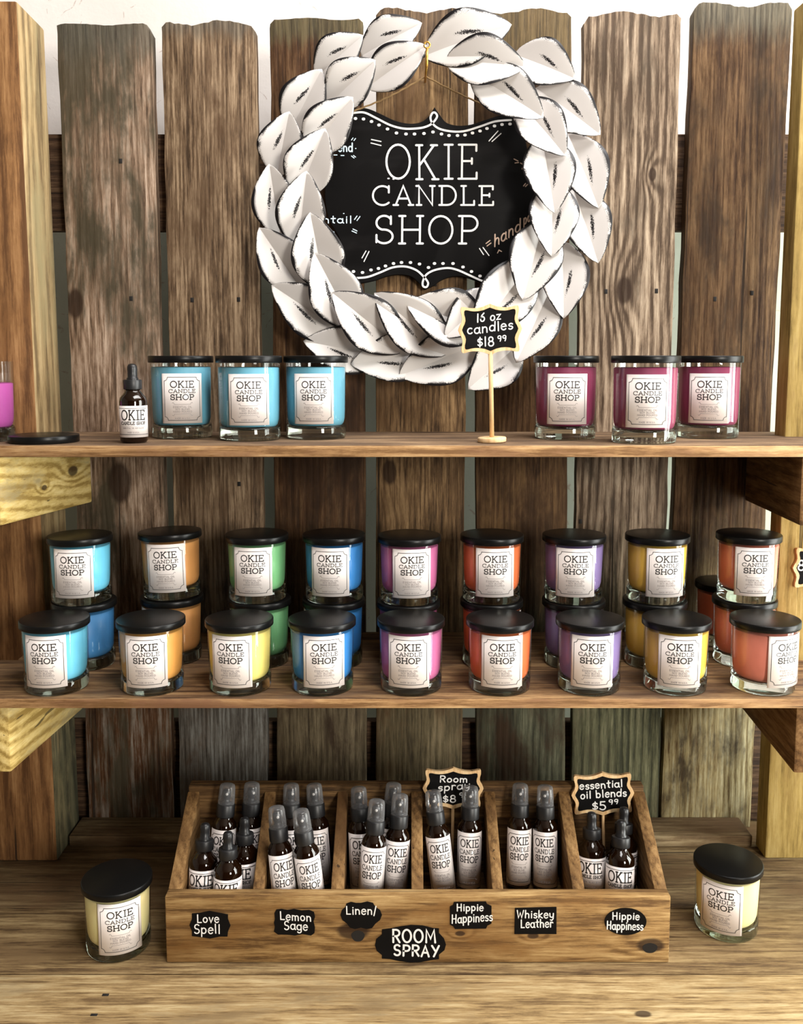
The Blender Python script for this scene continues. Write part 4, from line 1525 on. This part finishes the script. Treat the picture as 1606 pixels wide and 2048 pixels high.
def smooth(pts, n=6, closed=False):
    """Catmull-Rom through the points."""
    out = []
    m = len(pts)
    rngk = range(m if closed else m - 1)
    for i in rngk:
        if closed:
            p0, p1, p2, p3 = pts[i - 1], pts[i], pts[(i + 1) % m], pts[(i + 2) % m]
        else:
            p0, p1, p2, p3 = pts[max(i - 1, 0)], pts[i], pts[i + 1], pts[min(i + 2, m - 1)]
        for k in range(n):
            t_ = k / n
            out.append(tuple(.5 * ((2 * p1[j]) + (-p0[j] + p2[j]) * t_ + (2 * p0[j] - 5 * p1[j] + 4 * p2[j] - p3[j]) * t_ ** 2 + (-p0[j] + 3 * p1[j] - 3 * p2[j] + p3[j]) * t_ ** 3) for j in range(2)))
    if not closed:
        out.append(tuple(pts[-1]))
    return out


top_l = smooth([(690, 222), (712, 216), (735, 217), (762, 228), (790, 241), (818, 247), (842, 244), (858, 232), (869, 214)])
top_r = smooth([(869, 214), (880, 230), (893, 245), (915, 251), (942, 249), (970, 240), (1000, 231), (1030, 229), (1050, 238)])
right = smooth([(1050, 238), (1056, 262), (1052, 285), (1062, 318), (1078, 352), (1084, 395), (1078, 440), (1062, 478), (1052, 510), (1056, 538), (1046, 562)])
bot = smooth([(1046, 562), (1020, 572), (985, 572), (955, 562), (925, 553), (900, 554), (880, 562), (866, 572), (850, 579)]) + smooth([(850, 579), (838, 566), (822, 553), (800, 549), (775, 552), (748, 561), (718, 566), (694, 560), (684, 548)])[1:]
left = smooth([(684, 548), (681, 522), (686, 498), (676, 470), (658, 438), (650, 392), (656, 350), (672, 312), (684, 286), (680, 255), (690, 222)])
outl = top_l[:-1] + top_r[:-1] + right[:-1] + bot[:-1] + left[:-1]
poly = [(on_y(x, y, BY).x, on_y(x, y, BY).z) for x, y in outl]
bd = spart('chalk_panel', prism_bm(poly, BY, 1.4508, .0008), M['board'], 'black chalkboard panel')
CB = BY - .0006


def pxl(pts):
    return [(on_y(x, y, CB).x, on_y(x, y, CB).z) for x, y in pts]


def chalk_text(bm, s_, font, x0, x1, yb_, yt_, wd, serif=False, slope=0.0, jit=.015, track=.12):
    a, b = on_y(x0, yb_, CB), on_y(x1, yb_, CB)
    h = on_y(x0, yt_, CB).z - a.z
    ribbon_bm(bm, text_lines(s_, font, a.x, b.x, a.z, h, serif, jit, track, slope), wd, plane_map(CB))


bm = bmesh.new()
chalk_text(bm, 'OKIE', CAPS, 770, 958, 358, 290, .0031, True, 0, .012)
chalk_text(bm, 'CANDLE', CAPS, 744, 990, 410, 372, .0028, True, .0, .012)
chalk_text(bm, 'SHOP', CAPS, 748, 958, 487, 432, .0031, True, .0, .012)
for q in ([(776, 357), (778, 357)], [(786, 358), (788, 358)], [(795, 357), (797, 357)]):
    ribbon_bm(bm, [pxl(q)], .0020, plane_map(CB))
# ornamental border strokes
ribbon_bm(bm, [pxl(smooth([(706, 226), (728, 225), (752, 236), (780, 250), (806, 257), (832, 257), (850, 254), (864, 247), (874, 234), (871, 226), (865, 226), (861, 236), (866, 248), (880, 258), (905, 263), (930, 262), (960, 253), (990, 243), (1022, 240)]))], .0030, plane_map(CB))
ribbon_bm(bm, [pxl(smooth([(712, 556), (735, 554), (760, 545), (785, 535), (810, 533), (832, 540), (846, 552), (856, 565), (853, 574), (846, 572), (846, 562), (853, 549), (870, 540), (895, 536), (915, 540), (940, 551), (965, 562), (985, 567)]))], .0030, plane_map(CB))
for (x, y) in ((711, 237), (727, 238), (743, 243), (758, 250), (775, 258), (793, 266), (812, 268), (829, 268), (848, 267), (866, 264), (883, 268), (898, 271), (915, 271), (930, 270), (945, 266), (960, 262), (974, 257), (989, 252), (1004, 249), (1020, 248),
               (680, 513), (707, 543), (725, 545), (742, 540), (757, 537), (771, 532), (787, 527), (803, 525), (821, 525), (839, 528), (857, 535), (869, 527), (886, 527), (906, 527), (926, 534), (943, 543), (960, 552), (976, 557)):
    ribbon_bm(bm, [pxl([(x - .8, y), (x + .8, y)])], .0042, plane_map(CB))
for q in ([(743, 279), (762, 283)], [(742, 286), (762, 291)], [(978, 282), (996, 262)], [(984, 283), (1002, 267)], [(724, 516), (732, 502)], [(728, 523), (738, 503)], [(959, 497), (967, 509)], [(966, 495), (978, 511)]):
    ribbon_bm(bm, [pxl(q)], .0015, plane_map(CB))
spart('lettering', bm, M['chalk'], 'white chalk words and border', bd)
bm = bmesh.new()
chalk_text(bm, 'end', HAND, 676, 706, 303, 286, .0020)
for q in ([(668, 310), (674, 310)], [(682, 311), (688, 311)], [(703, 280), (706, 276)], [(708, 281), (711, 277)], [(703, 312), (708, 316)], [(707, 311), (711, 314)], [(711, 297), (712, 297)],
          [(709, 439), (714, 432)], [(714, 441), (720, 433)], [(704, 462), (713, 466)], [(706, 458), (714, 462)], [(687, 427), (688, 427)]):
    ribbon_bm(bm, [pxl(q)], .0014, plane_map(CB))
chalk_text(bm, 'ntail', HAND, 646, 704, 446, 432, .0017)
chalk_text(bm, 's', HAND, 660, 669, 472, 458, .0018)
spart('side_lettering', bm, M['chalk_blue'], 'pale blue chalk words at the left', bd)
bm = bmesh.new()
chalk_text(bm, 'hand', HAND, 988, 1042, 494, 470, .0021, False, .62)
chalk_text(bm, 'poured', HAND, 1047, 1090, 450, 430, .0019, False, .62)
spart('side_lettering', bm, M['chalk_tan'], 'tan chalk words hand poured', bd)
bm = bmesh.new()
for q in ([(972, 487), (980, 481)], [(974, 492), (982, 486)], [(995, 506), (998, 500), (1003, 503)], [(1025, 484), (1034, 476)], [(1028, 318), (1036, 322)], [(1030, 326), (1037, 325)], [(1041, 326), (1048, 330), (1044, 338)], [(1047, 372), (1051, 367)], [(1051, 373), (1055, 369)]):
    ribbon_bm(bm, [pxl(q)], .0015, plane_map(CB))
spart('chalk_dashes', bm, M['chalk_tan'], 'small tan chalk dashes at the right', bd)
eye = on_y(854, 90, 1.372)
bm = bmesh.new()
pts = [(eye.x + .0042 * math.cos(a), 1.372, eye.z + .0042 * math.sin(a)) for a in [2 * PI * i / 20 for i in range(21)]]
add_tube(bm, pts, .0013, 8)
lo_ = on_y(853, 134, 1.372)
add_tube(bm, [(eye.x, 1.372, eye.z - .004), (lo_.x, 1.372, lo_.z)], .0021, 8)
add_tube(bm, [(lo_.x, 1.372, lo_.z + .002), (lo_.x, 1.4510, lo_.z + .002)], .0018, 8)
spart('screw_eye', bm, M['brass'], 'brass screw eye')
bm = bmesh.new()
for (ex, ey) in ((702, 224), (1040, 236)):
    a = Vector((lo_.x, 1.430, lo_.z + .004))
    b = on_y(ex, ey, 1.4375)
    n = 40
    pp = [a.lerp(b, i / n) + Vector((0, 0, -.004 * math.sin(PI * i / n))) for i in range(n + 1)]
    pp2 = [q + Vector((.0006 * math.cos(i * 1.3), .0006 * math.sin(i * 1.3), 0)) for i, q in enumerate(pp)]
    add_tube(bm, pp2, .0013, 7)
spart('hanging_twine', bm, M['twine'], 'tan jute twine')

# ================================================================== WREATH
wc = on_y(862, 400, 1.43)
wreath = thing('leaf_wreath', 'white distressed tin leaf wreath with black edges hanging on the planks', 'wreath', tuple(wc))
OUT = [((843, 45), (728, 108), 36), ((725, 70), (637, 150), 36), ((643, 138), (583, 258), 40), ((578, 223), (555, 345), 40), ((538, 328), (560, 465), 38),
       ((518, 455), (600, 575), 40), ((543, 570), (690, 668), 45), ((607, 682), (765, 712), 42), ((702, 728), (860, 705), 42), ((797, 753), (950, 690), 46),
       ((937, 778), (1035, 690), 42), ((1033, 725), (1100, 580), 42), ((1128, 636), (1125, 490), 42), ((1197, 525), (1150, 385), 42), ((1198, 415), (1140, 275), 42),
       ((1201, 268), (1080, 180), 42), ((1150, 156), (1035, 110), 40), ((1023, 48), (858, 107), 46)]
INN = [((852, 90), (740, 170), 36), ((750, 120), (662, 205), 40), ((705, 194), (620, 305), 40), ((650, 257), (598, 390), 42), ((613, 342), (597, 490), 42),
       ((620, 425), (650, 575), 45), ((629, 506), (705, 650), 45), ((664, 585), (800, 695), 46), ((749, 586), (888, 700), 46), ((814, 608), (962, 655), 50),
       ((890, 674), (985, 588), 36), ((945, 680), (1062, 525), 48), ((1046, 600), (1085, 450), 46), ((1104, 512), (1105, 370), 42), ((1110, 425), (1085, 280), 44),
       ((1131, 310), (1040, 205), 40), ((1087, 234), (950, 150), 42), ((1052, 132), (900, 120), 42)]


def leaf(tip, base, hw, ytip, ybase, sd):
    nu, nv = 22, 5
    T, B = on_y(tip[0], tip[1], ytip), on_y(base[0], base[1], ybase)
    ax = (T - B)
    L = ax.length
    ax.normalize()
    side = ax.cross(Vector((0, 1, 0))).normalized()    # across the leaf
    nrm = side.cross(ax).normalized()
    if nrm.y > 0:
        nrm = -nrm                                       # towards the viewer
    hwm = hw * 1.42 / F_PX
    bm = bmesh.new()
    uvl = bm.loops.layers.uv.new('UVMap')
    grid, uvs = [], []
    for i in range(nu + 1):
        u = i / nu
        wdt = hwm * max(0.0, (math.sin(PI * u ** .92)) ** .72) * (1.0 - .06 * math.cos(2 * PI * u))
        row = []
        for j in range(-nv, nv + 1):
            v = j / nv
            fold = .56 * abs(v) * wdt                    # both halves rise from the crease
            bow = .010 * (u - .5) ** 2 * 4 * -.35
            curl = -.004 * v * v * (wdt / hwm)
            p = B + ax * (L * u) + side * (wdt * v) + nrm * (fold + bow + curl)
            row.append(bm.verts.new(p))
        grid.append(row)
    bm.verts.index_update()
    for i in range(nu):
        for j in range(2 * nv):
            f = bm.faces.new((grid[i][j], grid[i][j + 1], grid[i + 1][j + 1], grid[i + 1][j]))
            for lp, (a, b) in zip(f.loops, ((i, j), (i, j + 1), (i + 1, j + 1), (i + 1, j))):
                lp[uvl].uv = (a / nu, b / (2 * nv))
    bmesh.ops.remove_doubles(bm, verts=bm.verts[:], dist=1e-6)
    bmesh.ops.recalc_face_normals(bm, faces=bm.faces[:])
    for e in bm.edges:
        e.smooth = True
    me = bpy.data.meshes.new('leaf')
    crease = set()
    bm.to_mesh(me)
    bm.free()
    me.materials.append(M['leaf'])
    for pl in me.polygons:
        pl.use_smooth = True
    me.set_sharp_from_angle(angle=math.radians(22))
    o = obj('leaf', me, wreath)
    o.matrix_parent_inverse = Matrix.Translation(-wc)
    md = o.modifiers.new('tin', 'SOLIDIFY')
    md.thickness = .0009
    md.offset = 0
    return o


def grow(t_, b_):
    return (t_[0] + (b_[0] - t_[0]) * 1.07, t_[1] + (b_[1] - t_[1]) * 1.07)


for i, (t_, b_, hw) in enumerate(OUT):
    leaf(t_, grow(t_, b_), hw + 4, 1.402, 1.430, i)
for i, (t_, b_, hw) in enumerate(INN):
    leaf(t_, grow(t_, b_), hw + 4, 1.384, 1.416, i + 50)
bm = bmesh.new()
ring = [on_y(*q, 1.4325) for q in smooth([(853, 112), (950, 128), (1040, 185), (1105, 275), (1125, 390), (1110, 510), (1060, 600), (985, 660), (880, 690), (770, 665), (680, 600), (610, 510), (588, 400), (612, 290), (675, 195), (760, 135)], 8, True)]
add_tube(bm, ring + [ring[0]], .0022, 8)
o = part('wire_ring', bm, M['nail'], wreath, 'dark wire ring behind the leaves')
o.matrix_parent_inverse = Matrix.Translation(-wc)
